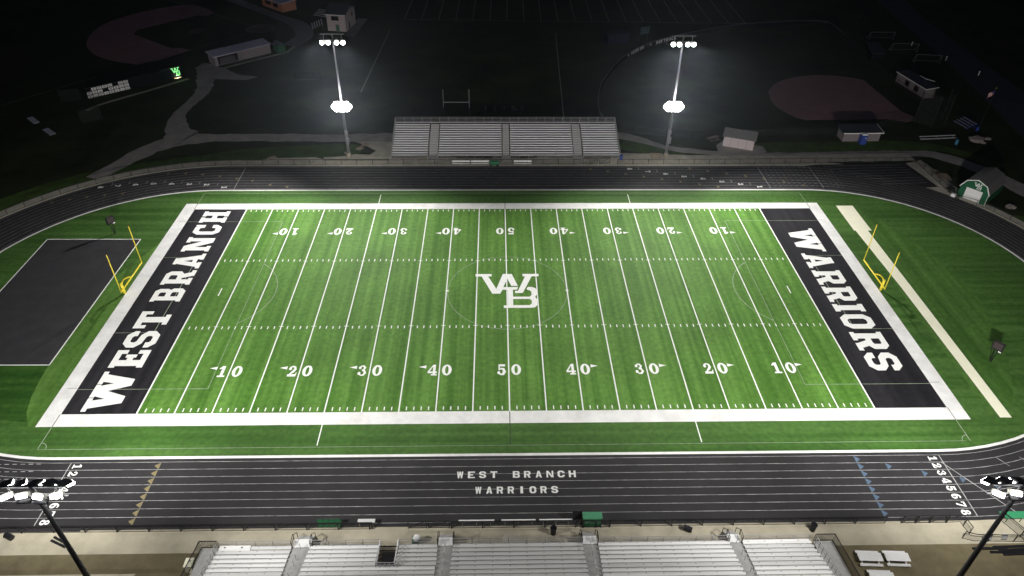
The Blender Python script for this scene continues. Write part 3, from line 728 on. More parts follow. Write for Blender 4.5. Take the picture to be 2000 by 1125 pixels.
for x0, x1 in ((-15.2, -13.15), (-.37, 1.25), (14.0, 15.95)):
    a = MB()
    for i in range(NR-1):
        a.box(((x0+x1)/2, FY+i*RD-.12, FZ+i*RR-.15), (x1-x0-.2, .33, .05)); a.box(((x0+x1)/2, FY+i*RD+.21, FZ+i*RR-.02), (x1-x0-.35, .33, .05)); a.box(((x0+x1)/2, FY+i*RD+.05, FZ+i*RR-.09), (x1-x0-.35, .02, .1))
    a.build('aisle_steps', M['aisle'], root)
    a = MB()
    for i in range(4): a.box(((x0+x1)/2, FY-.55-i*.28, .62-i*.15), (x1-x0-.1, .26, .05))
    for s in (x0, x1):
        a.bar((s, FY-.4, .5), (s, FY-.4, 1.6), .06); a.bar((s, FY-1.4, 0), (s, FY-1.4, 1.0), .06); a.bar((s, FY-.4, 1.6), (s, FY-1.4, 1.0), .06); a.bar((s, FY-.4, 1.1), (s, FY-1.4, .55), .05)
    a.build('entry_steps', M['rail'], root)
a = MB()
yb, zb = FY+(NR-1)*RD+.25, FZ+(NR-1)*RR
for j in range(4): a.bar((-22.4, yb, zb+.1+j*.32), (23.25, yb, zb+.1+j*.32), .05)
for k in range(26): xx = -22.4+k*45.65/25; a.bar((xx, yb, zb-.5), (xx, yb, zb+1.07), .06)
a.build('back_rail', M['rail'], root)
for s in (-22.45, 23.3):
    a = MB()
    for j in (.45, .8, 1.1): a.bar((s, FY-.3, FZ-.15+j), (s, yb, zb-.15+j), .05)
    for i in range(8): yy = FY-.3+i*(yb-FY+.3)/7; zz = FZ-.15+i*(zb-FZ)/7; a.bar((s, yy, zz-.3), (s, yy, zz+1.1), .05)
    a.build('side_rail', M['rail'], root)
a = MB()
for x0, x1 in SECF:
    a.bar((x0, FY-.55, 1.15), (x1, FY-.55, 1.15), .05); a.bar((x0, FY-.55, .85), (x1, FY-.55, .85), .05)
    n = max(2, int((x1-x0)/1.65))
    for k in range(n+1): xx = x0+(x1-x0)*k/n; a.bar((xx, FY-.55, .0), (xx, FY-.55, 1.15), .05)
    for k in range(0, n, 2): xx = x0+(x1-x0)*k/n; a.bar((xx, FY-.56, .12), (xx+(x1-x0)/n, FY-.56, .12), .05)
a.build('front_rail', M['rail'], root)
a = MB()
for k in range(16):
    xx = -22.3+k*45.4/15
    a.bar((xx, FY, .0), (xx, FY, FZ-.3), .08); a.bar((xx, yb, 0), (xx, yb, zb-.4), .08); a.bar((xx, FY, FZ-.35), (xx, yb, zb-.45), .09); a.bar((xx, FY+5, 0), (xx, FY+5, FZ+1.0), .08)
a.build('underframe', M['pole'], root)
a = MB(); a.box((.4, FY+.7, .2), (45.4, .02, .38)); a.build('front_screen', M['screen'], root)

# near (home) stand
root = thing('grandstand', (0.5, -43.9, 0), 'wide white aluminium grandstand along the bottom of the photo with a stair opening', 'bleachers', 'aluminium grandstands')
NY, NZ, ND, NRR, NN = -44.05, 1.45, .60, .20, 15
SEC = [(-29.45, -22.2), (-20.35, -13.35), (-11.45, -7.6), (-6.05, 7.0), (8.6, 21.95), (23.3, 30.3)]
for i in range(NN):
    y, z = NY-i*ND, NZ+i*NRR
    for k, (x0, x1) in enumerate(SEC):
        x0 -= i*.02; x1 += i*.02
        if i > 4 and k == 1: x1 = SEC[2][1]
        if i > 4 and k == 2: continue
        if i < 1 and k == 0: x0 = -26.2
        a = MB(); plank(a, x0, x1, y, z, .28)
        a.build('seat_row', M['alu2' if k in (2, 3) or random.random() < .25 else 'alu'], root)
for k, (x0, x1) in enumerate(SEC):
    a = MB()
    for i in range(NN):
        if i > 4 and k == 1: x1 = SEC[2][1]
        if i > 4 and k == 2: continue
        y, z = NY-i*ND, NZ+i*NRR-.33
        plank(a, x0, x1, y+.36, z+.05, .16, .03)
    a.build('footboards', M['alu2'], root)
    a = MB()
    for i in range(NN):
        if i > 4 and k == 2: continue
        a.box(((x0+x1)/2, NY-i*ND+.205, NZ+i*NRR-.2), (x1-x0, .10, .05))
        n = int((x1-x0)/1.7)
        for j in range(n): a.box((x0+.6+j*1.7, NY-i*ND+.17, NZ+i*NRR-.05), (.16, .08, .05))
    a.build('gap_shade_strip', M['black'], root)  # black strips in the toe gaps paint the shade under each seat edge
for x0, x1 in ((-22.15, -20.4), (-7.55, -6.1), (7.05, 8.55), (22.0, 23.25)):
    a = MB()
    for i in range(NN):
        a.box(((x0+x1)/2, NY-i*ND-.02, NZ+i*NRR-.22), (x1-x0, .30, .04)); a.box(((x0+x1)/2, NY-i*ND-.32, NZ+i*NRR-.10), (x1-x0, .30, .04))
    a.build('aisle_steps', M['step'], root)
    for i in range(0, NN, 4):
        a = MB()
        xm = (x0+x1)/2
        p = [(xm, NY-i*ND, NZ+i*NRR-.1), (xm, NY-i*ND, NZ+i*NRR+.8), (xm, NY-(i+2.6)*ND, NZ+(i+2.6)*NRR+.8), (xm, NY-(i+2.6)*ND, NZ+(i+2.6)*NRR-.1)]
        for q, s_ in zip(p, p[1:]): a.tube(q, s_, .028, n=6)
        a.build('aisle_handrail', M['rail'], root)
    a = MB(); a.box(((x0+x1)/2, NY+.72, 1.15), (x1-x0, .95, .06)); a.build('entry_platform', M['white'], root)
    for s in (x0-.05, x1+.05):
        a = MB()
        a.bar((s, NY+1.15, 0), (s, NY+1.15, 2.1), .06); a.bar((s, NY+.25, .9), (s, NY+.25, 2.1), .06); a.bar((s, NY+1.15, 2.1), (s, NY+.25, 2.1), .05); a.bar((s, NY+1.15, 1.6), (s, NY+.25, 1.6), .05)
        a.bar((s, NY+1.15, 2.0), (s, NY+2.1, .95), .05); a.bar((s, NY+2.1, 0), (s, NY+2.1, .95), .05)
        a.build('entry_rail', M['black'], root)
    a = MB()
    for j in range(4): a.box(((x0+x1)/2, NY+1.32+j*.25, .92-j*.24), (x1-x0-.15, .24, .05))
    a.build('entry_steps', M['step'], root)
a = MB()
for x0, x1 in [(-29.4, -22.3), (-20.3, -13.35), (-11.45, -7.65), (-6.0, 6.95), (8.65, 21.9), (23.35, 30.2)]:
    for zz in (1.25, 1.65, 2.1): a.bar((x0, NY+.42, zz), (x1, NY+.42, zz), .05)
    n = max(2, round((x1-x0)/1.75))
    for k in range(n+1): xx = x0+(x1-x0)*k/n; a.bar((xx, NY+.42, .9), (xx, NY+.42, 2.1), .05)
a.build('front_rail', M['rail'], root)
a = MB()      # stair opening rails
for s in (-13.3, -11.5):
    for zz in (.5, .9): a.bar((s, NY+.42, NZ+zz-.2), (s, NY-4.6*ND, NZ+zz+.75), .06)
    for i in range(6): a.bar((s, NY+.3-i*.55, NZ-.4+i*.16), (s, NY+.3-i*.55, NZ+.75+i*.18), .05)
for zz in (.2, .6, 1.0): a.bar((-13.3, NY-4.6*ND, NZ+.75+zz-.1), (-11.5, NY-4.6*ND, NZ+.75+zz-.1), .06)
for k in range(5): xx = -13.3+k*.45; a.bar((xx, NY-4.6*ND, NZ+.5), (xx, NY-4.6*ND, NZ+1.65), .05)
a.build('stair_opening_rail', M['rail'], root)
a = MB(); a.box((-12.4, NY-1.6, .12), (1.7, 3.6, .2)); a.box((-12.4, NY-2.9, .9), (1.7, .05, 1.6)); a.build('stair_well', M['black'], root)
for x0, x1, s in ((-31.3, -29.55, -1), (30.75, 32.7, 1)):
    a = MB(); a.hexa([(x0, NY+.35, .95), (x1, NY+.35, .95), (x1+s*.6 if s > 0 else x1-.3, NY-8, 1.4), (x0-.3 if s < 0 else x0+.3, NY-8, 1.4), (x0, NY+.35, 1.02), (x1, NY+.35, 1.02), (x1+s*.6 if s > 0 else x1-.3, NY-8, 1.47), (x0-.3 if s < 0 else x0+.3, NY-8, 1.47)])
    a.build('end_ramp', M['step'], root)
    a = MB()
    xo = x0 if s < 0 else x1
    for zz in (1.1, 2.15): a.bar((xo, NY+.4, zz), (xo+s*.9, NY-8, zz+.4), .07)
    for i in range(60): t = i/59; a.bar((xo+s*.9*t, NY+.4-8.4*t, 1.1+.4*t), (xo+s*.9*t, NY+.4-8.4*t, 2.15+.4*t), .035)
    for zz in (1.1, 2.15): a.bar((x0, NY+.42, zz), (x1, NY+.42, zz), .07)
    for i in range(12): xx = x0+(x1-x0)*i/11; a.bar((xx, NY+.42, 1.1), (xx, NY+.42, 2.15), .035)
    a.build('ramp_railing', M['black'], root)
    a = MB()
    xi = x1 if s < 0 else x0
    for zz in (.5, 1.0): a.bar((xi, NY+.1, NZ+zz-.3), (xi, NY-8, NZ+zz+2.3), .06)
    for i in range(12): a.bar((xi, NY-i*.7, NZ-.3+i*.23), (xi, NY-i*.7, NZ+.75+i*.23), .05)
    a.build('ramp_inner_rail', M['rail'], root)
for q_ in ((-29.4, -26.3, NY-.05, NZ-.12, .95), (23.35, 30.2, NY+.22, NZ-.1, .35)): a = MB(); plank(a, *q_); a.build('wheelchair_deck', M['alu'], root)
a = MB()
for k in range(20):
    xx = -29.3+k*59.4/19
    if -13.3 < xx < -11.5: continue
    a.bar((xx, NY+.2, 0), (xx, NY+.2, 1.1), .08); a.bar((xx, NY-8, 0), (xx, NY-8, 3.6), .08); a.bar((xx, NY+.2, 1.05), (xx, NY-8.2, 3.7), .09)
a.build('underframe', M['pole'], root)

# ================================================================== FENCES
def fence(name, label, pts, step, h, mats=('black', 'link'), brace=0, cat='fence', group=None, low=True):
    rw = .10 if brace else .06
    root = thing(name, (*pts[0][:2], 0), label, cat, group)
    r = MB(); n = MB(); L_ = []
    acc = 0.0; posts = [pts[0]]
    for a, b in zip(pts, pts[1:]):
        a, b = Vector(a), Vector(b); l = (b-a).length; d = (b-a)/l
        r.bar((*a, h), (*b, h), rw)
        if low: r.bar((*a, .08), (*b, .08), .04)
        n.poly([(*a, .05), (*b, .05), (*b, h), (*a, h)])
        t = step-acc
        while t <= l: posts.append(tuple(a+d*t)); t += step
        acc = (acc+l) % step
    for e in (pts[0], pts[-1]): r.bar((*e[:2], .0), (*e[:2], h), .05)
    r.build('rail', M[mats[0]], root); n.build('mesh_panel', M[mats[1]], root)
    for p in posts:
        q = MB(); q.tube((p[0], p[1], 0), (p[0], p[1], h+.03), .06 if brace else .045, n=6)
        if brace: q.bar((p[0], p[1], .1), (p[0]+brace*.9, p[1], h-.1), .055)
        q.build('post', M[mats[0]], root)
    return root
ov = oval(41.3, 40)
left = [p for p in ov[41:] if p[1] > -2][::1]
fl = [(-22.8, 41.6)] + [(-30, 41.5), (-40, 41.4)] + [p for p in left if p[0] < -52]
fence('chain_link_fence', 'black chain link fence curving round the left end of the track', fl, 3.05, 1.15)
fence('chain_link_fence', 'low black chain link fence in front of the far grandstand', [(-22.8, 41.6), (0, 41.5), (15.2, 41.6)], 3.05, 1.1)
def gate(a, b, label, h=1.25, group=None):
    root = thing('gate', (*a, 0), label, 'gate', group)
    q = MB()
    A, B = Vector((*a, 0)), Vector((*b, 0)); u = Vector((0, 0, 1))
    for z in (.12, h): q.bar(A+u*z, B+u*z, .06)
    for e in (A, B): q.bar(e+u*.0, e+u*(h+.02), .07)
    q.bar(A+u*.12, B+u*h, .045)
    q.build('frame', M['black'], root)
    q = MB(); q.poly([A+u*.1, B+u*.1, B+u*h, A+u*h]); q.build('mesh_panel', M['link'], root)
gate((15.6, 41.7), (17.0, 41.7), 'black mesh gate leaf beside the far stand, left of its pair')
gate((17.2, 41.7), (18.5, 41.7), 'narrow black gate leaf between the two other far gates')
gate((18.9, 41.7), (21.0, 42.0), 'open far gate leaf nearest the wooden picnic table')
fence('chain_link_fence', 'black chain link fence along the far right straight to the chute corner', [(22.5, 41.6), (40, 41.6), (60, 41.9), (82.9, 42.3)], 3.05, 1.1)
fence('chain_link_fence', 'chain link fence running diagonally past the start chute to the green barn', [(82.9, 42.2), (83.3, 27.2)], 2.9, 1.1)
rr = [p for p in oval(41.4, 40)[:41] if p[0] > 78 and -5 < p[1] < 26.5]
fence('chain_link_fence', 'chain link fence past the green barn round the right bend', [(83.3, 27.1)] + [p for p in rr[::-1] if p[1] < 24.5], 3.05, 1.1)
NF = -41.0
def nfence(x0, x1, label, br): fence('chain_link_fence', label, [(x0, NF), (x1, NF)], 3.27, 1.15, brace=br)
nfence(-64, -14.6, 'near black fence along the left part of the home straight', 1)
nfence(-6.4, 7.2, 'near black fence behind the silver team benches', 1)
nfence(10.3, 39.6, 'near black fence between the green roofed cart and the right gates', -1)
gate((-10.9, NF+.05), (-9.0, NF+.05), 'black cross braced gate left of the team benches, left leaf')
gate((-8.8, NF+.05), (-6.6, NF+.05), 'black cross braced gate left of the team benches, right leaf')
gate((7.35, NF-.1), (8.7, NF-.1), 'black gate leaf in front of the green corrugated roof')
gate((8.8, NF-.1), (10.2, NF-.1), 'black gate leaf right of the green corrugated roof')
gate((41.4, NF), (42.9, NF), 'black gate leaf left in the row by the right picnic tables')
gate((43.0, NF), (44.4, NF), 'black gate leaf in the middle of the right hand row')
gate((44.5, NF), (46.2, NF), 'black gate leaf at the right end of the row')
fence('chain_link_fence', 'short black fence returning from the track beside the right gates', [(46.3, NF), (47.8, NF+.05), (48.0, -42.4)], 2, 1.2)
fence('chain_link_fence', 'black fence with small white and green signs near the right floodlight pole', [(47.0, -42.9), (48.0, -43.25), (53.2, -43.4), (58, -43.4)], 2.6, 1.2)
fence('chain_link_fence', 'black fence at the right edge behind the right floodlight pole', [(52.2, -40.6), (53.4, -43.2)], 2.4, 1.3)
for x, wd, mt, lab in ((49.2, .9, 'green_lite', 'pale green notice board hung on the right hand fence'), (51.0, .5, 'white', 'small white notice board hung on the right hand fence')):
    r = thing('notice_board', (x, -43.25, .6), lab, 'sign')
    q = MB(); q.box((x, -43.22, .78), (wd, .05, .55), 0, R(-20)); q.build('panel', M[mt], r)
    q = MB(); q.box((x, -43.27, .78), (wd+.08, .03, .62), 0, R(-20)); q.build('frame', M['rail'], r)

# ================================================================== GOAL POSTS
def goalpost(s, label):
    root = thing('goal_post', (s*57.1, 0.0, 0), label, 'goal post', 'yellow football goal posts')
    X = s*55.15
    arcpts = [(s*57.1, 0, 0), (s*57.1, 0, 1.2)] + [(s*57.1-s*(1.9)*(1-math.cos(R(t))), 0, 1.15+1.9*math.sin(R(t))) for t in range(10, 91, 10)] + [(X, 0, 3.05)]
    a = MB(); a.pipe(arcpts, .11, 12); a.build('gooseneck', M['yellow'], root, True)
    a = MB(); a.tube((s*57.1, 0, 0), (s*57.1, 0, 1.9), .2, n=14); a.build('post_pad', M['yellow'], root, True)
    a = MB(); a.tube((X, -3.72, 3.05), (X, 3.72, 3.05), .105, n=12); a.build('crossbar', M['yellow'], root, True)
    for y in (-3.7, 3.7):
        a = MB(); a.tube((X, y, 3.0), (X, y, 9.4), .075, .06, n=10); u = a.build('upright', M['yellow'], root, True)
        a = MB(); a.box((X, y+.02, 9.3), (.03, .05, .45)); a.build('wind_ribbon', M['orange'], u)
goalpost(-1, 'yellow football goal post behind the WEST BRANCH end zone')
goalpost(1, 'yellow football goal post behind the WARRIORS end zone')
root = thing('practice_goal_post', (-10.4, 66.18, 0), 'old white H shaped goal post with dark pads behind the far grandstand', 'goal post')
for x in (-13.25, -7.5):
    a = MB(); a.tube((x, 66.18, 0), (x, 66.18, 5.6), .05, n=8); a.build('upright', M['rail'], root)
    a = MB(); a.tube((x, 66.18, 0), (x, 66.18, 1.6), .22, n=10); a.build('post_pad', M['black'], root)
a = MB(); a.tube((-13.25, 66.18, 2.7), (-7.5, 66.18, 2.7), .05, n=8); a.build('crossbar', M['rail'], root)

# ================================================================== PLAY CLOCKS
for x, y, rz, lab in ((-65.4, 16.4, R(60), 'black play clock on a post on the turf behind the left goal post'), (65.1, -16.0, R(-55), 'black play clock on two legs on the turf right of the cream runway')):
    root = thing('play_clock', (x, y, 0), lab, 'play clock', 'play clocks behind the end zones')
    c, s = math.cos(rz), math.sin(rz)
    a = MB(); a.box((x, y, 2.75), (1.35, .25, 1.25), rz); a.build('display_box', M['black'], root)
    a = MB(); a.box((x-s*-.14, y+c*-.14, 2.75), (1.1, .02, 1.0), rz); a.box((x, y, 3.385), (1.0, .2, .02), rz); a.build('display_face', M['purple'], root)
    for k in (-.22, .22):
        a = MB(); a.bar((x+c*k*.4, y+s*k*.4, 0), (x+c*k, y+s*k, 2.3), .09); a.build('leg', M['black'], root)
    a = MB(); a.box((x+c*.45, y+s*.45, 2.05), (.35, .22, .16), rz); a.build('white_controller', M['white'], root)

# ================================================================== FURNITURE ON THE NEAR SIDE
def bench(x0, x1, y, label, group, back=True, s=1):
    root = thing('team_bench', ((x0+x1)/2, y, 0), label, 'bench', group)
    a = MB(); plank(a, x0, x1, y, .46, .28, .05); a.build('seat', M['white'], root)
    if back: a = MB(); a.box(((x0+x1)/2, y-s*.3, .8), (x1-x0, .05, .24)); a.build('backrest', M['white'], root)
    n = 3
    for k in range(n):
        xx = x0+.4+(x1-x0-.8)*k/(n-1)
        a = MB(); a.bar((xx, y+.1, 0), (xx, y+.1, .44), .06); a.bar((xx, y-s*.34, 0), (xx, y-s*.34, .9), .06); a.bar((xx, y+.12, .42), (xx, y-s*.34, .42), .05); a.build('leg', M['rail'], root)
for x0, x1, lab in ((-5.65, -1.9, 'long silver team bench at the near fence, leftmost of three'), (-1.15, 2.45, 'long silver team bench at the near fence, middle of three'), (2.85, 6.3, 'long silver team bench at the near fence, beside the black barrel')):
    bench(x0, x1, -40.45, lab, 'team benches at the near fence')
for x0, x1, lab in ((-10.2, -6.75, 'silver double bench at the far fence, leftmost'), (-6.5, -2.95, 'silver double bench at the far fence, left of the green trolley'), (1.95, 5.45, 'silver double bench at the far fence, right of the green trolley')):
    bench(x0, x1, 41.1, lab, 'team benches at the far fence', True, -1)
root = thing('equipment_trolley', (-1.9, 41.0, 0), 'small dark green trolley between the benches at the far fence', 'trolley')
a = MB(); a.box((-1.9, 41.0, .85), (1.85, .75, .06)); a.build('lid', M['green_lite'], root)
a = MB(); a.box((-1.9, 41.0, .52), (1.75, .65, .55)); a.build('box', M['green'], root)
for x in (-2.5, -1.3): a = MB(); a.tube((x, 40.62, .26), (x, 40.52, .26), .24, n=14); a.build('wheel', M['black'], root)
# green panelled cart
root = thing('panelled_bench', (-19.2, -40.7, 0), 'green bench with four back panels against the near left fence', 'bench')
a = MB()
for k in range(4): a.box((-20.1+k*.62, -40.62, .62), (.56, .05, 1.05), 0, R(-15))
a.build('back_panels', M['green'], root)
a = MB(); a.box((-19.17, -40.35, .45), (2.5, .45, .06)); a.build('seat', M['green'], root)
a = MB()
for k in range(5): xx = -20.42+k*.62; a.bar((xx, -40.72, 0), (xx, -40.5, 1.1), .05)
a.bar((-20.42, -40.5, 1.1), (-17.94, -40.5, 1.1), .05); a.build('frame', M['black'], root)
root = thing('folding_table', (-15.3, -40.6, 0), 'small white folding table against the near fence right of the green bench', 'table')
a = MB(); a.box((-15.3, -40.5, .74), (1.8, .5, .05)); a.build('tabletop', M['alu2'], root)
for x in (-16.0, -14.6):
    for y in (-40.75, -40.25): a = MB(); a.bar((x, y, 0), (x, y, .72), .05); a.build('leg', M['wood'], root)
# roofed cart
root = thing('roofed_cart', (8.2, -40.6, 0), 'cart with a green corrugated roof and black side board on the near straight', 'cart')
a = MB()
for k in range(14): x = 7.45+k*.145; a.box((x, -40.6, 1.40+.03*(k % 2)), (.14, .95, .05), 0, R(-8))
a.build('corrugated_roof', M['green_lite'], root)
a = MB(); a.box((6.85, -40.25, .95), (1.0, .08, 1.0), 0, R(-35)); a.build('side_board', M['black'], root)
for x in (7.5, 9.3):
    for y in (-41.1, -40.1): a = MB(); a.bar((x, y, 0), (x, y, 1.36), .06); a.build('post', M['black'], root)
a = MB(); a.box((8.4, -40.6, .45), (1.9, 1.0, .5)); a.build('body', M['green'], root)
def barrel(x, y, label, tilt=False, m='black'):
    root = thing('litter_barrel', (x, y, 0), label, 'bin', 'litter barrels')
    a = MB()
    n = 18
    if tilt: a.tube((x-.1, y, .3), (x-.85, y+.35, .34), .3, .31, n)
    else: a.tube((x, y, 0), (x, y, .92), .29, .31, n); 
    a.build('drum', M[m], root, False)
    a = MB()
    if tilt: a.tube((x-.86, y+.355, .34), (x-.9, y+.37, .342), .33, .33, n)
    else:
        for i in range(n):
            t0, t1 = 2*math.pi*i/n, 2*math.pi*(i+1)/n
            a.hexa([(x+.27*math.cos(t0), y+.27*math.sin(t0), .922), (x+.35*math.cos(t0), y+.35*math.sin(t0), .922), (x+.35*math.cos(t1), y+.35*math.sin(t1), .922), (x+.27*math.cos(t1), y+.27*math.sin(t1), .922),
                    (x+.27*math.cos(t0), y+.27*math.sin(t0), .98), (x+.35*math.cos(t0), y+.35*math.sin(t0), .98), (x+.35*math.cos(t1), y+.35*math.sin(t1), .98), (x+.27*math.cos(t1), y+.27*math.sin(t1), .98)])
    a.build('rim', M['visor'] if m == 'black' else M[m], root)
barrel(4.25, -41.75, 'upright black litter barrel behind the silver team benches')
barrel(18.9, -41.75, 'black litter barrel lying tipped over on the near concrete', True)
barrel(31.6, -41.7, 'upright black litter barrel on the near walk at the right end of the grandstand')
barrel(-51.3, -41.75, 'small dark barrel on the near walk at the far left edge', True)
barrel(23.5, 43.6, 'blue litter barrel at the right end of the far grandstand', m='blue')
barrel(95.3, 50.6, 'light blue barrel at the right end of the low softball bleachers', m='cyan')
barrel(103.2, 57.0, 'blue barrel beside the blue softball stand', m='blue')
root = thing('lined_bin', (-9.95, -42.75, 0), 'green bin topped with a white bag in front of the home grandstand', 'bin')
a = MB(); a.box((-9.95, -42.75, .45), (.75, .65, .9)); a.build('bin_body', M['green'], root)
a = MB(); a.ball((-9.85, -42.75, 1.0), .38, (1, .9, .7), .12, 12); a.build('rubbish_bag', M['white'], root, True)
def picnic(x, y, rz, label, mt, group, s=1.0, wide=.85):
    root = thing('picnic_table', (x, y, 0), label, 'picnic table', group)
    T = Matrix.Rotation(rz, 3, 'Z')
    def w_(p): q = T @ Vector((p[0]*s, p[1]*s, p[2])); return (x+q.x, y+q.y, q.z)
    a = MB()
    for k in range(4): c = w_((0, -wide*.375+k*wide*.25, .76)); a.box(c, (2.4*s, wide*.24*s, .05), rz)
    a.build('tabletop', M[mt], root)
    for e in (-.72, .72): a = MB(); a.box(w_((0, e, .45)), (2.3*s, .28*s, .05), rz); a.build('bench_seat', M[mt], root)
    for k in (-.85, .85):
        a = MB(); a.bar(w_((k, -.55, 0)), w_((k, -.2, .73)), .08); a.bar(w_((k, .55, 0)), w_((k, .2, .73)), .08); a.bar(w_((k, -.8, .4)), w_((k, .8, .4)), .08); a.build('leg_frame', M[mt], root)
picnic(36.0, -45.35, R(-3), 'bright white picnic table right of the home grandstand, left of the pair', 'white', 'white picnic tables by the home stand', 1.0, .95)
picnic(38.75, -45.4, R(-3), 'bright white picnic table right of the pair, nearest the right floodlight pole', 'white', 'white picnic tables by the home stand', 1.0, .95)
picnic(36.3, -47.5, R(-3), 'white picnic table cut off by the bottom edge of the photo', 'white', 'white picnic tables by the home stand', 1.0, .95)
picnic(30.6, 44.5, R(-4), 'pale timber picnic table on gravel beside the right far floodlight pole', 'wood', 'timber picnic tables beyond the track')
picnic(44.2, 52.4, R(25), 'dark timber picnic table on grass left of the tan shed', 'darkwood', 'timber picnic tables beyond the track', 1.05)
root = thing('utility_cabinet', (-32.1, -45.4, 0), 'small cream utility cabinet with a dark hole left of the home grandstand', 'cabinet')
a = MB(); a.box((-32.0, -45.3, .55), (.75, .9, 1.1)); a.build('cabinet_body', M['cream'], root)
a = MB(); a.box((-32.0, -45.3, 1.13), (.85, 1.0, .06)); l_ = a.build('cabinet_lid', M['cream'], root)
a = MB(); a.tube((-31.9, -45.15, 1.161), (-31.9, -45.15, 1.18), .07, n=10); a.build('vent', M['black'], l_)
def beam(p, q, label, grp, z=.1):
    r = thing('black_bar', (*p, 0), label, 'beam', grp)
    a = MB(); a.bar((*p, z), (*q, z), .22, .18); a.build('bar_body', M['black'], r)  # plain black bar lying on the paving
beam((-47.3, -41.55), (-45.2, -42.6), 'black bar on the concrete below the left floodlights, nearer the fence', 'black bars left of the home stand')
beam((-47.4, -41.95), (-45.6, -42.75), 'black bar on the concrete below the left floodlights, nearer the stand', 'black bars left of the home stand')
for i, (p, q) in enumerate((((47.4, -44.15), (51.0, -44.2)), ((49.6, -44.05), (53.2, -43.95)), ((50.0, -44.45), (53.4, -44.3)), ((49.0, -44.6), (52.5, -44.6)), ((50.2, -44.9), (54.0, -44.75)))):
    beam(p, q, ('long thin black bar reaching furthest left in the pile by the right floodlight pole', 'black bar in the right hand pile lying nearest the fence', 'black bar in the middle of the right hand pile', 'black bar across the lower left of the right hand pile', 'black bar at the bottom of the right hand pile')[i], 'black bars piled at the right edge', .1+.02*(i % 3))
root = thing('storage_tank', (54.4, -40.4, 0), 'green and cream slatted bench stand at the right edge of the track', 'stand')
a = MB()
for k in range(4): a.box((54.2, -40.1-k*.3, .45+.12*k), (3.6, .2, .05))
a.build('slats', M['green_lite'], root)
a = MB()
for k in range(3): a.bar((52.7+k*1.5, -40.0, 0), (52.7+k*1.5, -41.0, .8), .06); a.bar((52.7+k*1.5, -41.0, 0), (52.7+k*1.5, -41.0, .8), .06)
a.build('frame', M['green'], root)
root.name = 'slatted_stand'

# ================================================================== BUILDINGS BEYOND THE TRACK
def V2(a): return Vector((a[0], a[1], 0))
def building(name, o, u, wd, dp, h, label, cat, wall, loc=None):
    """footprint: front-left corner o, front direction u, width, depth"""
    u = Vector((*u, 0)).normalized(); v = Vector((-u.y, u.x, 0)); o = V2(o)
    root = thing(name, tuple(o), label, cat)
    def P(a, b, z): return o+u*a+v*b+Vector((0, 0, z))
    return root, P, u, v
def quadbox(mb, P, a0, a1, b0, b1, z0, z1): mb.hexa([P(a0, b0, z0), P(a1, b0, z0), P(a1, b1, z0), P(a0, b1, z0), P(a0, b0, z1), P(a1, b0, z1), P(a1, b1, z1), P(a0, b1, z1)])
def slab(mb, P, pts, t): mb.prism3([P(*p) for p in pts], Vector((0, 0, t)))
# green barn
root, P, u, v = building('storage_barn', (84.1, 29.0), (.64, -.77), 4.9, 7.6, 2.2, 'dark green gambrel roofed barn with a white garage door and WB emblem', 'barn', 'barn')
Wd, Dp = 4.9, 7.4
prof = [(0, 0), (Wd, 0), (Wd, 2.15), (Wd-.75, 3.45), (Wd/2, 4.1), (.75, 3.45), (0, 2.15)]
a = MB(); a.prism3([P(p, 0, z) for p, z in prof], v*Dp); a.build('wall', M['barn'], root)
a = MB()
for p, q in (((-.12, 2.05), (.72, 3.52)), ((.72, 3.52), (Wd/2, 4.2)), ((Wd/2, 4.2), (Wd-.72, 3.52)), ((Wd-.72, 3.52), (Wd+.12, 2.05))):
    a.hexa([P(p[0], -.15, p[1]), P(q[0], -.15, q[1]), P(q[0], Dp+.15, q[1]), P(p[0], Dp+.15, p[1]), P(p[0], -.15, p[1]+.09), P(q[0], -.15, q[1]+.09), P(q[0], Dp+.15, q[1]+.09), P(p[0], Dp+.15, p[1]+.09)])
rf = a.build('roof', M['shingle'], root)
a = MB()
for p, q in (((-.12, 2.05), (.72, 3.52)), ((.72, 3.52), (Wd/2, 4.2)), ((Wd/2, 4.2), (Wd-.72, 3.52)), ((Wd-.72, 3.52), (Wd+.12, 2.05))): a.bar(P(p[0], -.18, p[1]), P(q[0], -.18, q[1]), .05, .16)
a.build('fascia', M['white'], rf)
a = MB(); quadbox(a, P, 1.05, 3.85, -.05, -.004, .05, 2.25)
for k in range(4): quadbox(a, P, 1.07, 3.83, -.062, -.052, .08+k*.54, .56+k*.54)
a.build('garage_door', M['white'], root)
a = MB(); put(a, LOGO, lambda x_, y_, dz: P(Wd/2+.18+x_*.155, -.012-dz, 2.98+y_*.135)); a.build('emblem', M['white'], root)
a = MB(); a.bar(P(Wd-.02, -.1, .05), P(Wd-.02, -.1, 2.0), .06); a.bar(P(Wd-.02, -.1, .05), P(Wd+.25, -.35, .03), .07); a.build('downpipe', M['white'], root)
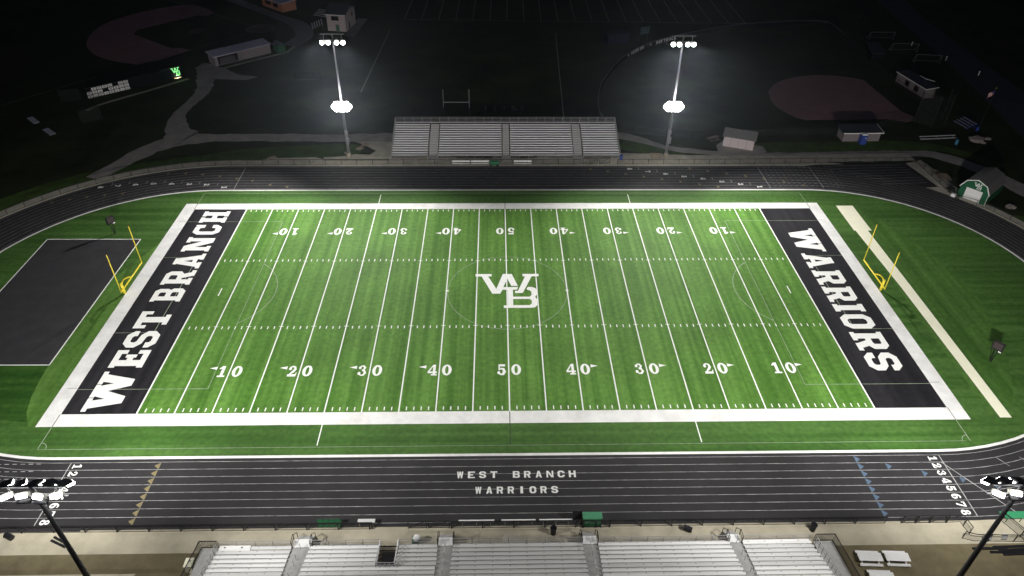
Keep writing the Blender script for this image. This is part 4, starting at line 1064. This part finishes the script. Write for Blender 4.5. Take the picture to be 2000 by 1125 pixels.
# tan shed
root, P, u, v = building('tan_shed', (45.6, 49.9), (.925, -.38), 6.1, 3.9, 2.3, 'small pale tan shed with grey shingle roof beyond the right floodlight pole', 'shed', 'tan')
Wd, Dp = 6.1, 3.4
a = MB(); a.prism3([P(0, b, z) for b, z in ((0, 0), (Dp, 0), (Dp, 2.3), (Dp/2, 3.2), (0, 2.3))], u*Wd); a.build('wall', M['tan'], root)
a = MB()
for p, q in (((-.35, 2.18), (Dp/2, 3.34)), ((Dp/2, 3.34), (Dp+.35, 2.18))): a.prism3([P(-.3, p[0], p[1]), P(-.3, q[0], q[1]), P(-.3, q[0], q[1]+.1), P(-.3, p[0], p[1]+.1)], u*(Wd+.6))
a.build('roof', M['shingle'], root)
a = MB(); quadbox(a, P, 3.0, 3.04, -.02, -.003, .1, 2.2); quadbox(a, P, 4.6, 4.64, -.02, -.003, .1, 2.2); quadbox(a, P, 1.4, 1.44, -.02, -.003, .1, 2.2); a.build('door_seams', M['deck'], root)
for x in (.15, 5.9): a = MB(); quadbox(a, P, x, x+.12, -.12, -.004, 1.85, 2.0); a.build('wall_lamp', M['black'], root)
def dugout(o, ud, wd, dp, h, label, wall, roof, trim=None, hood=.4, slope=.35, opening=None):
    root, P, u, v = building('dugout', o, ud, wd, dp, h, label, 'dugout', wall)
    a = MB(); a.prism3([P(0, b, z) for b, z in ((0, 0), (dp, 0), (dp, h+slope), (0, h))], u*wd); a.build('wall', M[wall], root)
    a = MB(); a.hexa([P(-hood, -hood, h+.03-.04), P(wd+hood, -hood, h+.03-.04), P(wd+hood, dp+hood, h+slope+.06), P(-hood, dp+hood, h+slope+.06), P(-hood, -hood, h+.14), P(wd+hood, -hood, h+.14), P(wd+hood, dp+hood, h+slope+.2), P(-hood, dp+hood, h+slope+.2)])
    rf = a.build('roof', M[roof], root)
    if trim:
        a = MB(); a.bar(P(-hood, -hood-.03, h+.1), P(wd+hood, -hood-.03, h+.1), .05, .2); a.bar(P(wd+hood+.03, -hood, h+.1), P(wd+hood+.03, dp+hood, h+slope+.14), .05, .2);
        a.build('fascia', M[trim], rf)
    return root, P
root, P = dugout((71.6, 51.9), (1, .02), 7.8, 2.9, 1.9, 'grey block dugout with dark roof and white trim behind the blue portable toilet', 'block', 'darkroof', 'white')
a = MB(); quadbox(a, P, -.03, -.004, .3, 2.5, 1.5, 1.9); a.build('green_gable_panel', M['green'], root)
root, P = dugout((98.7, 86.6), (.14, -.99), 11.4, 2.6, 2.2, 'long grey block dugout with dark roof on the far right side of the softball diamond', 'block', 'darkroof', 'white', .3)
a = MB()
for x in (3.6, 7.2): quadbox(a, P, x, x+1.6, -.03, -.004, .5, 1.7)
a.build('opening', M['glass'], root)
a = MB(); a.bar(P(4.2, 2.95, 2.75), P(6.2, 3.1, 2.75), .12); a.bar(P(6.2, 3.1, 2.75), P(7.4, 4.9, 2.4), .12); a.build('gutter', M['white'], root)
root, P = dugout((-73.2, 95.9), (.745, .667), 15.4, 3.9, 2.35, 'long brown baseball dugout with a pale metal roof on the left', 'block', 'whiteroof', None, .35, .25)
a = MB(); quadbox(a, P, .8, 6.2, -.03, -.004, .15, 2.1); a.build('opening', M['glass'], root)
a = MB(); quadbox(a, P, 1.2, 5.2, -.5, -.2, .4, 1.9); a.build('tarpaulin_roll', M['deck'], root)
a = MB()
for k in range(9): quadbox(a, P, 6.8+k*.95, 6.84+k*.95, -.03, -.004, .05, 2.2)
a.build('siding_seams', M['darkwood'], root)
root = thing('ticket_booth', (-59.3, 107.2, 0), 'small dark green tent shaped hut right of the long baseball dugout', 'hut')
a = MB(); a.box((-59.8, 107.8, .9), (2.2, 2.6, 1.8), R(42)); a.build('wall', M['barn'], root)
a = MB(); T = Matrix.Rotation(R(42), 3, 'Z')
a.prism3([Vector((-59.8, 107.8, 0))+T @ Vector(q) for q in ((-1.25, -1.4, 1.8), (1.25, -1.4, 1.8), (0, -1.4, 2.6))], T @ Vector((0, 2.8, 0))); a.build('roof', M['darkroof'], root)
# press box
root, P, u, v = building('press_box', (-50.05, 125.2), (.987, -.16), 5.5, 9, 4.7, 'two storey pale press box with dark roof behind the left floodlights', 'press box', 'tan')
a = MB(); quadbox(a, P, 0, 5.5, 0, 8.6, 0, 4.7); a.build('wall', M['tan'], root)
a = MB()
for p, q in (((-.5, 4.6), (4.3, 6.4)), ((4.3, 6.4), (9.1, 4.6))): a.prism3([P(-.4, p[0], p[1]), P(-.4, q[0], q[1]), P(-.4, q[0], q[1]+.15), P(-.4, p[0], p[1]+.15)], u*6.3)
rf = a.build('roof', M['darkroof'], root)
a = MB(); a.bar(P(-.4, -.54, 4.66), P(5.9, -.54, 4.66), .05, .2); a.build('gutter', M['white'], rf)
a = MB(); quadbox(a, P, 1.4, 3.6, -.04, -.004, 3.0, 4.2); a.build('window', M['glass'], root)
a = MB(); quadbox(a, P, 2.5, 3.5, -.04, -.004, .05, 1.9); a.build('door', M['green'], root)
a = MB(); quadbox(a, P, 5.504, 5.54, 2.5, 3.4, .05, 1.95); quadbox(a, P, 5.504, 5.54, 5.5, 6.8, 2.9, 3.9); a.build('side_openings', M['glass'], root)
# concession stand at the top edge
root, P, u, v = building('concession_stand', (-75.4, 150.6), (.72, -.69), 11.3, 5, 2.6, 'orange brick concession stand with a pale roof at the top edge left', 'kiosk', 'brick')
a = MB(); quadbox(a, P, 0, 11.3, 0, 5, 0, 2.6); a.build('wall', M['brick'], root)
a = MB(); a.hexa([P(-.5, -.6, 2.6), P(11.8, -.6, 2.6), P(11.8, 5.5, 2.9), P(-.5, 5.5, 2.9), P(-.5, -.6, 2.78), P(11.8, -.6, 2.78), P(11.8, 5.5, 3.1), P(-.5, 5.5, 3.1)]); a.build('roof', M['whiteroof'], root)
a = MB(); quadbox(a, P, 2, 5, -.04, -.004, 1.0, 2.1); quadbox(a, P, 6.5, 9, -.04, -.004, 1.0, 2.1); a.build('hatches', M['glass'], root)
m = MB(); strip(m, smooth([(-88, 158, 4), (-78, 148.5, 3.5), (-68, 139, 3.5), (-60, 131, 5), (-56, 121, 5), (-58, 112, 5)]), .012); strip(m, [(-43.2, 120, 3), (-41.8, 137, 3)], .012); struct('diamond_walkway', m, mat('old_concrete', (.17, .165, .17), .9, .2, nscale=.3))
def small_stand(x, y, rz, rows, ln, label, plank_m='alu_far', frame_m='pole', z0=.4):
    root = thing('small_bleachers', (x, y, 0), label, 'bleachers', 'small bleachers at the ball diamonds')
    T = Matrix.Rotation(rz, 3, 'Z')
    def w_(p): q = T @ Vector(p); return Vector((x+q.x, y+q.y, q.z))
    for i in range(rows):
        a = MB(); a.bar(w_((-ln/2, i*.7, z0+i*.25)), w_((ln/2, i*.7, z0+i*.25)), .28, .05); a.build('seat_row', M[plank_m], root)
    if frame_m == 'blue':
        for i in range(rows): a = MB(); a.bar(w_((-ln/2, i*.7+.36, z0+i*.25-.05)), w_((ln/2, i*.7+.36, z0+i*.25-.05)), .40, .04); a.build('footboard', M['blue'], root)
    a = MB()
    for k in (-.45, 0, .45): a.bar(w_((k*ln, -.1, .1)), w_((k*ln, rows*.7-.3, z0+rows*.25-.4)), .08); a.bar(w_((k*ln, rows*.7-.7, 0)), w_((k*ln, rows*.7-.7, z0+rows*.25-.4)), .08)
    a.build('frame', M[frame_m], root)
small_stand(-55.2, 128.3, R(-75), 5, 5.5, 'small silver bleachers left of the press box, nearer the camera')
small_stand(-54.5, 138.0, R(-25), 5, 5.5, 'small silver bleachers left of the press box, further back')
small_stand(92.5, 52.6, R(5), 2, 8.2, 'low silver bleachers on the grass right of the block dugout')
small_stand(100.9, 59.7, R(-78), 4, 4.0, 'small blue bleachers beside the flagpole', 'rail', 'blue')
# portable toilet
root = thing('portable_toilet', (75.3, 50.7, 0), 'blue portable toilet with a white roof in front of the block dugout', 'toilet')
a = MB(); a.box((75.3, 50.9, 1.05), (1.15, 1.15, 2.1)); a.build('cabin', M['blue'], root)
a = MB(); a.hexa([(74.68, 50.28, 2.1), (75.92, 50.28, 2.1), (75.92, 51.52, 2.1), (74.68, 51.52, 2.1), (74.9, 50.5, 2.32), (75.7, 50.5, 2.32), (75.7, 51.3, 2.32), (74.9, 51.3, 2.32)]); a.build('roof', M['white'], root)
a = MB(); a.box((75.3, 50.30, 1.0), (.8, .03, 1.8)); d_ = a.build('door', M['blue'], root)
a = MB(); a.box((75.5, 50.27, 1.5), (.35, .02, .18)); a.build('door_sign', M['white'], d_)
# flag
root = thing('flagpole', (104.7, 58.7, 0), 'tall thin flagpole with a striped flag beside the blue bleachers', 'flagpole')
a = MB(); a.tube((104.7, 58.7, 0), (104.7, 58.7, 9.0), .07, .04, 8); a.build('pole', M['black'], root)
a = MB(); a.ball((104.7, 58.7, 9.08), .1); a.build('finial', M['yellow'], root)
fm = MB(); fw = MB(); fb = MB()
for k in range(13):
    z1 = 8.6-k*.085
    tgt = fm if k % 2 == 0 else fw
    for j in range(8):
        x0 = 104.66-(.9 if k < 7 else 0)*0-j*.14; off = .09*math.sin(j*1.1+k*.2); off1 = .09*math.sin((j+1)*1.1+k*.2)
        tgt.poly([(x0, 58.7+off, z1-.25*j*.35), (x0-.14, 58.7+off1, z1-.25*(j+1)*.35), (x0-.14, 58.7+off1, z1-.085-.25*(j+1)*.35), (x0, 58.7+off, z1-.085-.25*j*.35)])
for j in range(3): fb.poly([(104.66-j*.14, 58.66+.09*math.sin(j*1.1), 8.61-.0875*j), (104.52-j*.14, 58.66+.09*math.sin((j+1)*1.1), 8.61-.0875*(j+1)), (104.52-j*.14, 58.66+.09*math.sin((j+1)*1.1), 8.05-.0875*(j+1)), (104.66-j*.14, 58.66+.09*math.sin(j*1.1), 8.05-.0875*j)])
f_ = fm.build('flag', M['red'], root); fw.build('white_stripes', M['white'], f_); fb.build('canton', M['navy'], f_)
# backstop
root = thing('backstop', (93.5, 60.2, 0), 'dark netted backstop on tall poles behind the softball home plate', 'backstop')
bp = [(91.7, 62.0), (94.3, 59.2), (97.6, 60.1), (98.8, 63.5)]
for x, y in bp: a = MB(); a.tube((x, y, 0), (x, y, 6.9), .11, n=8); a.build('pole', M['black'], root)
a = MB()
for (x0, y0), (x1, y1) in zip(bp, bp[1:]): a.poly([(x0, y0, 0), (x1, y1, 0), (x1, y1, 6.8), (x0, y0, 6.8)])
a.build('netting', M['net'], root)
fence('field_fence', 'dark chain link fence along the near side of the softball diamond', [(24.5, 57.5), (38, 53.6), (54, 54.8), (71, 55.4), (91.5, 61.8)], 4.0, 1.4)
fence('field_fence', 'dark chain link fence from the softball backstop up the right foul side', [(98.8, 63.5), (97.9, 76), (97.7, 91.3), (98.4, 122.1)], 4.0, 1.4)
# softball outfield fence
sf = [p[:2] for p in smooth([(22.0, 62), (21.5, 66.26), (22.26, 72.72), (23.79, 80.59), (26.13, 87.34), (29.94, 96.39), (34.07, 103.39), (39.67, 110.42), (48.08, 117.02), (58.25, 123.06), (68.54, 127.94), (78.5, 130.51), (88.32, 132.12), (98.0, 131.74), (98.44, 122.1)], 3)]
root = thing('outfield_fence', (*sf[0], 0), 'curved dark outfield fence lettered WARRIOR SOFTBALL', 'fence')
a = MB()
for p, q in zip(sf, sf[1:]): a.bar((*p, .62), (*q, .62), .04, 1.15)
a.build('screen_panel', M['screen'], root)
a = MB()
for p, q in zip(sf, sf[1:]): a.bar((*p, 1.24), (*q, 1.24), .08, .08)
a.build('top_cap', M['pole'], root)
def along(s):
    for p, q in zip(sf, sf[1:]):
        l = math.dist(p, q)
        if s <= l: return Vector(p).lerp(Vector(q), s/l), (Vector(q)-Vector(p)).normalized()
        s -= l
    return Vector(sf[-1]), Vector((1, 0))
a = MB()
def ftext(txt, s0, cw):
    for i, ch in enumerate(txt):
        if ch == ' ': continue
        a = MB()
        q, w_ = block(ch, False)
        def fn(u_, v_, dz):
            p, d = along(s0+i*cw+u_/w_*cw*.75*(.45 if ch == 'I' else 1))
            n_ = Vector((d.y, -d.x)); p2 = p+n_*(.032+dz)
            return (p2.x, p2.y, .22+v_*.85)
        put(a, q, fn); a.build('letter', M['white'], root)
ftext('WARRIOR', 45.2, 1.02); ftext('SOFTBALL', 57.5, 1.05)
def dia(s0):
    a = MB()
    p, d = along(s0); n_ = Vector((d.y, -d.x))*.034
    a.poly([(p.x+n_.x-d.x*.4, p.y+n_.y-d.y*.4, .65), (p.x+n_.x, p.y+n_.y, .25), (p.x+n_.x+d.x*.4, p.y+n_.y+d.y*.4, .65), (p.x+n_.x, p.y+n_.y, 1.05)]); a.build('diamond_mark', M['white'], root)
dia(43.6); dia(55.2)
root = thing('storage_container', (32, 115, 0), 'dark blue storage container beyond the softball outfield fence', 'container')
a = MB(); a.box((32.4, 115.8, 1.3), (6.6, 2.6, 2.6), R(18)); a.build('container_body', mat('navy_steel', (.02, .026, .06), .6, .1, (3, 3, .3), 2), root)
a = MB(); a.box((32.4, 115.8, 2.64), (6.7, 2.7, .08), R(18)); a.build('container_roof', M['darkroof'], root)
root = thing('scoreboard', (39.7, 113.9, 0), 'teal scoreboard on two posts behind the softball outfield fence', 'scoreboard')
a = MB(); a.box((39.7, 113.9, 3.9), (3.0, .3, 2.0), R(25)); a.build('panel', mat('teal_board', (.012, .05, .055), .6), root)
for i in range(3):
    for j in range(4):
      a = MB(); a.box((39.7-1.0*math.cos(R(25))+j*.68*math.cos(R(25))+.07, 113.9-1.0*math.sin(R(25))+j*.68*math.sin(R(25))-.17, 3.3+i*.6), (.35, .03, .22), R(25)); a.build('score_window', M['pole'], root)
for k in (-1.1, 1.1): a = MB(); a.bar((39.7+k*.9, 113.9+k*.42, 0), (39.7+k*.9, 113.9+k*.42, 3.0), .15); a.build('post', M['black'], root)
# dark low hut beyond the first base line and soccer goals
def soccer_goal(x, y, rz, wd, label, mt='pole'):
    root = thing('soccer_goal', (x, y, 0), label, 'soccer goal', 'portable soccer goals')
    T = Matrix.Rotation(rz, 3, 'Z')
    def w_(p): q = T @ Vector(p); return Vector((x+q.x, y+q.y, q.z))
    a = MB()
    for e in (-wd/2, wd/2): a.tube(w_((e, 0, 0)), w_((e, 0, 2.2)), .06, n=6); a.tube(w_((e, 0, 2.2)), w_((e, 1.8, .05)), .04, n=6); a.tube(w_((e, 0, .05)), w_((e, 1.8, .05)), .04, n=6)
    a.tube(w_((-wd/2, 0, 2.2)), w_((wd/2, 0, 2.2)), .06, n=6); a.tube(w_((-wd/2, 1.8, .05)), w_((wd/2, 1.8, .05)), .04, n=6); a.build('frame', M[mt], root)
    a = MB(); a.poly([w_((-wd/2, 0, 2.2)), w_((wd/2, 0, 2.2)), w_((wd/2, 1.8, .05)), w_((-wd/2, 1.8, .05))]); a.build('net', M['net'], root)
soccer_goal(109, 118.5, R(0), 7.0, 'pale soccer goal farthest back beside the access road')
soccer_goal(111, 108.5, R(-4), 7.0, 'pale soccer goal second from the back beside the access road')
soccer_goal(113, 99.5, R(-6), 6.5, 'pale soccer goal beside the access road nearest the far dugout')
soccer_goal(-47.5, 85, R(5), 6.0, 'dark soccer goal on the grass left of the far left floodlight pole', 'black')
root = thing('field_hut', (102, 105, 0), 'dark low hut among the soccer goals beyond the right foul line', 'hut')
a = MB(); a.box((101.5, 106, .9), (3, 9, 1.8), R(-14)); a.build('wall', M['screen'], root)
a = MB(); a.box((101.5, 106, 1.9), (3.6, 9.6, .18), R(-14)); a.build('roof', M['darkroof'], root)
# blocking sled
root = thing('blocking_sled', (0, 66.5, 0), 'long black blocking sled on the grass behind the far grandstand', 'blocking sled')
for k in range(5): a = MB(); x = -3.9+k*2.05; a.box((x, 66.5, .85), (.45, .3, 1.1)); a.ball((x, 66.5, 1.45), .3); a.build('pad', M['black'], root)
a = MB(); a.bar((-4.4, 66.9, .3), (4.8, 66.9, .3), .12); a.bar((-4.4, 67.6, .1), (4.8, 67.6, .1), .12); a.build('frame', M['black'], root)
# outfield fence with sponsor boards
root = thing('banner_fence', (-95.7, 74.3, 0), 'black baseball outfield fence hung with white sponsor boards', 'fence')
A0, A1 = Vector((-95.9, 74.2, 0)), Vector((-79.0, 88.4, 0)); d = (A1-A0).normalized(); nrm = Vector((d.y, -d.x, 0))
L0 = (A1-A0).length
a = MB(); a.bar(A0+Vector((0, 0, 1.25)), A1+Vector((0, 0, 1.25)), .05, 2.4); a.build('screen_panel', M['screen'], root)
a = MB(); a.bar(A0+Vector((0, 0, 2.5)), A1+Vector((0, 0, 2.5)), .08); a.build('top_rail', M['black'], root)
for i in range(8):
    for j in range(3):
        if (i, j) in ((3, 1), (5, 2), (0, 2)): continue
        c = A0+d*(.7+i*1.18)+nrm*.06+Vector((0, 0, .45+j*.78))
        a = MB(); a.bar(c-d*.5, c+d*.5, .03, .62); b_ = a.build('banner', M['white'], root)
        a = MB()
        for k in range(random.randint(1, 3)): cc = c+nrm*.02+Vector((0, 0, -.15+k*.17)); s_ = random.uniform(.15, .4); a.bar(cc-d*s_, cc+d*s_, .008, .07)
        a.build('banner_print', M['deck'], b_)
# lit emblem sign
root = thing('emblem_sign', (-80.4, 88.3, 0), 'green WB emblem sign lit from the ground beside the gravel path', 'sign')
a = MB(); c = Vector((-81.4, 87.6, 1.25)); a.bar(c-d*2.2, c+d*1.6, .12, 2.4); a.build('backing_board', M['barn'], root)
a = MB(); cc = Vector((-80.2, 87.4, 1.75))+nrm*.55
put(a, LOGO, lambda x_, y_, dz: cc+d*(x_*.21)+Vector((0, 0, y_*.235))+nrm*dz)
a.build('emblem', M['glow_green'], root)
a = MB(); a.bar(cc-d*.5-nrm*.06+Vector((0, 0, -1.7)), cc-d*.5-nrm*.06+Vector((0, 0, -.3)), .1); a.bar(cc+d*.5-nrm*.06+Vector((0, 0, -1.7)), cc+d*.5-nrm*.06+Vector((0, 0, -.9)), .1); a.build('stand', M['black'], root)
root = thing('ground_lamp', (-79.6, 87.1, 0), 'warm ground floodlight at the foot of the green WB emblem sign', 'lamp')
lc = Vector((-79.7, 87.0, .2))
a = MB(); a.bar(lc-d*.8, lc+d*.8, .2, .18); a.build('lamp_housing', M['black'], root)
a = MB(); a.bar(lc-d*.78+Vector((0, 0, .11)), lc+d*.78+Vector((0, 0, .11)), .16, .03); a.build('lens', mat('warm_lens', (1, .8, .5), emit=((1, .72, .38), 3.0)), root)
spot('lamp_beam', lc+Vector((0, 0, .2))+nrm*.3, Vector((-80.9, 87.9, 1.3)), 260, 140, root, (1, .85, .6), r=.2)
# batting cage and bullpen
root = thing('batting_cage', (-95, 67.5, 0), 'dark netted batting cage on the left below the sponsor boards', 'batting cage')
cg = [(-101, 72.3), (-97.1, 73.8), (-87.8, 63.3), (-91.1, 60.6)]
for x, y in cg: a = MB(); a.tube((x, y, 0), (x, y, 2.8), .07, n=6); a.build('pole', M['black'], root)
a = MB()
for i in range(4): (x0, y0), (x1, y1) = cg[i], cg[(i+1) % 4]; a.poly([(x0, y0, 0), (x1, y1, 0), (x1, y1, 2.8), (x0, y0, 2.8)])
a.poly([(x, y, 2.8) for x, y in cg]); a.build('netting', M['net'], root)
for x0, y0, x1, y1, lab in ((-103.9, 63.9, -100.9, 61.0, 'pale pitching mat on the dark grass at the left edge'), (-97.6, 58.0, -94.6, 55.2, 'pale pitching mat on the dark grass below the batting cage')):
    a = MB(); a.bar((x0, y0, .04), (x1, y1, .04), 1.2, .06); tag(a.build('pitching_mat', M['whiteroof']), lab, 'mat', 'pitching mats')
# marker posts, rocks, hurdle carts
for i, (x, y) in enumerate(((115.5, 113.5), (119.2, 101.6), (122, 90.6))):
    r = thing('marker_post', (x, y, 0), ('white marker post farthest up the right hand grass', 'white marker post midway up the right hand grass', 'white marker post nearest on the right hand grass')[i], 'post', 'white marker posts right of the access road')
    a = MB(); a.tube((x, y, 0), (x, y, 1.0), .12, n=8); a.build('post_body', M['white'], r); a = MB(); a.tube((x, y, 1.0), (x, y, 1.1), .18, n=8); a.build('cap', M['white'], r)
for x, y, r_, lab in ((100.4, 52.3, 1.6, 'large pale rock right of the low softball bleachers'), (103.4, 53.0, .7, 'small pale rock right of the large one'), (91.6, 24.5, .9, 'low pale rock on the grass right of the green barn'), (101.4, 51.0, .5, 'smallest pale rock below the large one')):
    a = MB(); a.ball((x, y, r_*.2), r_, (1, .8, .45), .22, 12); tag(a.build('rock', M['rock']), lab, 'rock', 'rocks by the softball field')
root = thing('hurdle_cart', (83.9, 30.6, 0), 'black hurdle cart with upright rods left of the green barn', 'cart')
a = MB(); a.box((83.8, 30.9, .45), (1.6, 1.0, .1), R(30)); a.build('tray', M['black'], root)
a = MB()
for k in range(5): a.bar((83.2+k*.3, 30.7+.2*k, .4), (83.3+k*.33, 30.9+.2*k, 2.2+.3*(k % 2)), .06)
a.build('rods', M['black'], root)
for k in (-.6, .6): a = MB(); a.tube((83.8+k, 30.3+k*.5, .2), (83.8+k, 30.4+k*.5, .2), .2, n=10); a.build('wheel', M['black'], root)
root = thing('white_crate', (82.9, 29.2, 0), 'small white crate at the left corner of the green barn', 'crate')
a = MB(); a.box((83.2, 28.6, .25), (.7, .5, .5), R(-50)); a.build('crate_body', M['white'], root); a = MB(); a.box((83.2, 28.6, .53), (.76, .56, .05), R(-50)); a.build('lid', M['white'], root)

# ================================================================== NIGHT AIR
if HAZE > 0:
    hz = MB(); hz.hexa([(-650, -390, -1), (650, -390, -1), (650, 880, -1), (-650, 880, -1), (-650, -390, 75), (650, -390, 75), (650, 880, 75), (-650, 880, 75)])
    hm = bpy.data.materials.new('night_air'); hm.use_nodes = True
    t = hm.node_tree; t.nodes.remove(t.nodes['Principled BSDF'])
    pv = t.nodes.new('ShaderNodeVolumePrincipled'); pv.inputs['Color'].default_value = (.74, .86, 1, 1); pv.inputs['Density'].default_value = HAZE; pv.inputs['Anisotropy'].default_value = 0.82
    t.links.new(pv.outputs[0], t.nodes['Material Output'].inputs['Volume'])
    h = hz.build('haze', hm); h['kind'] = 'stuff'
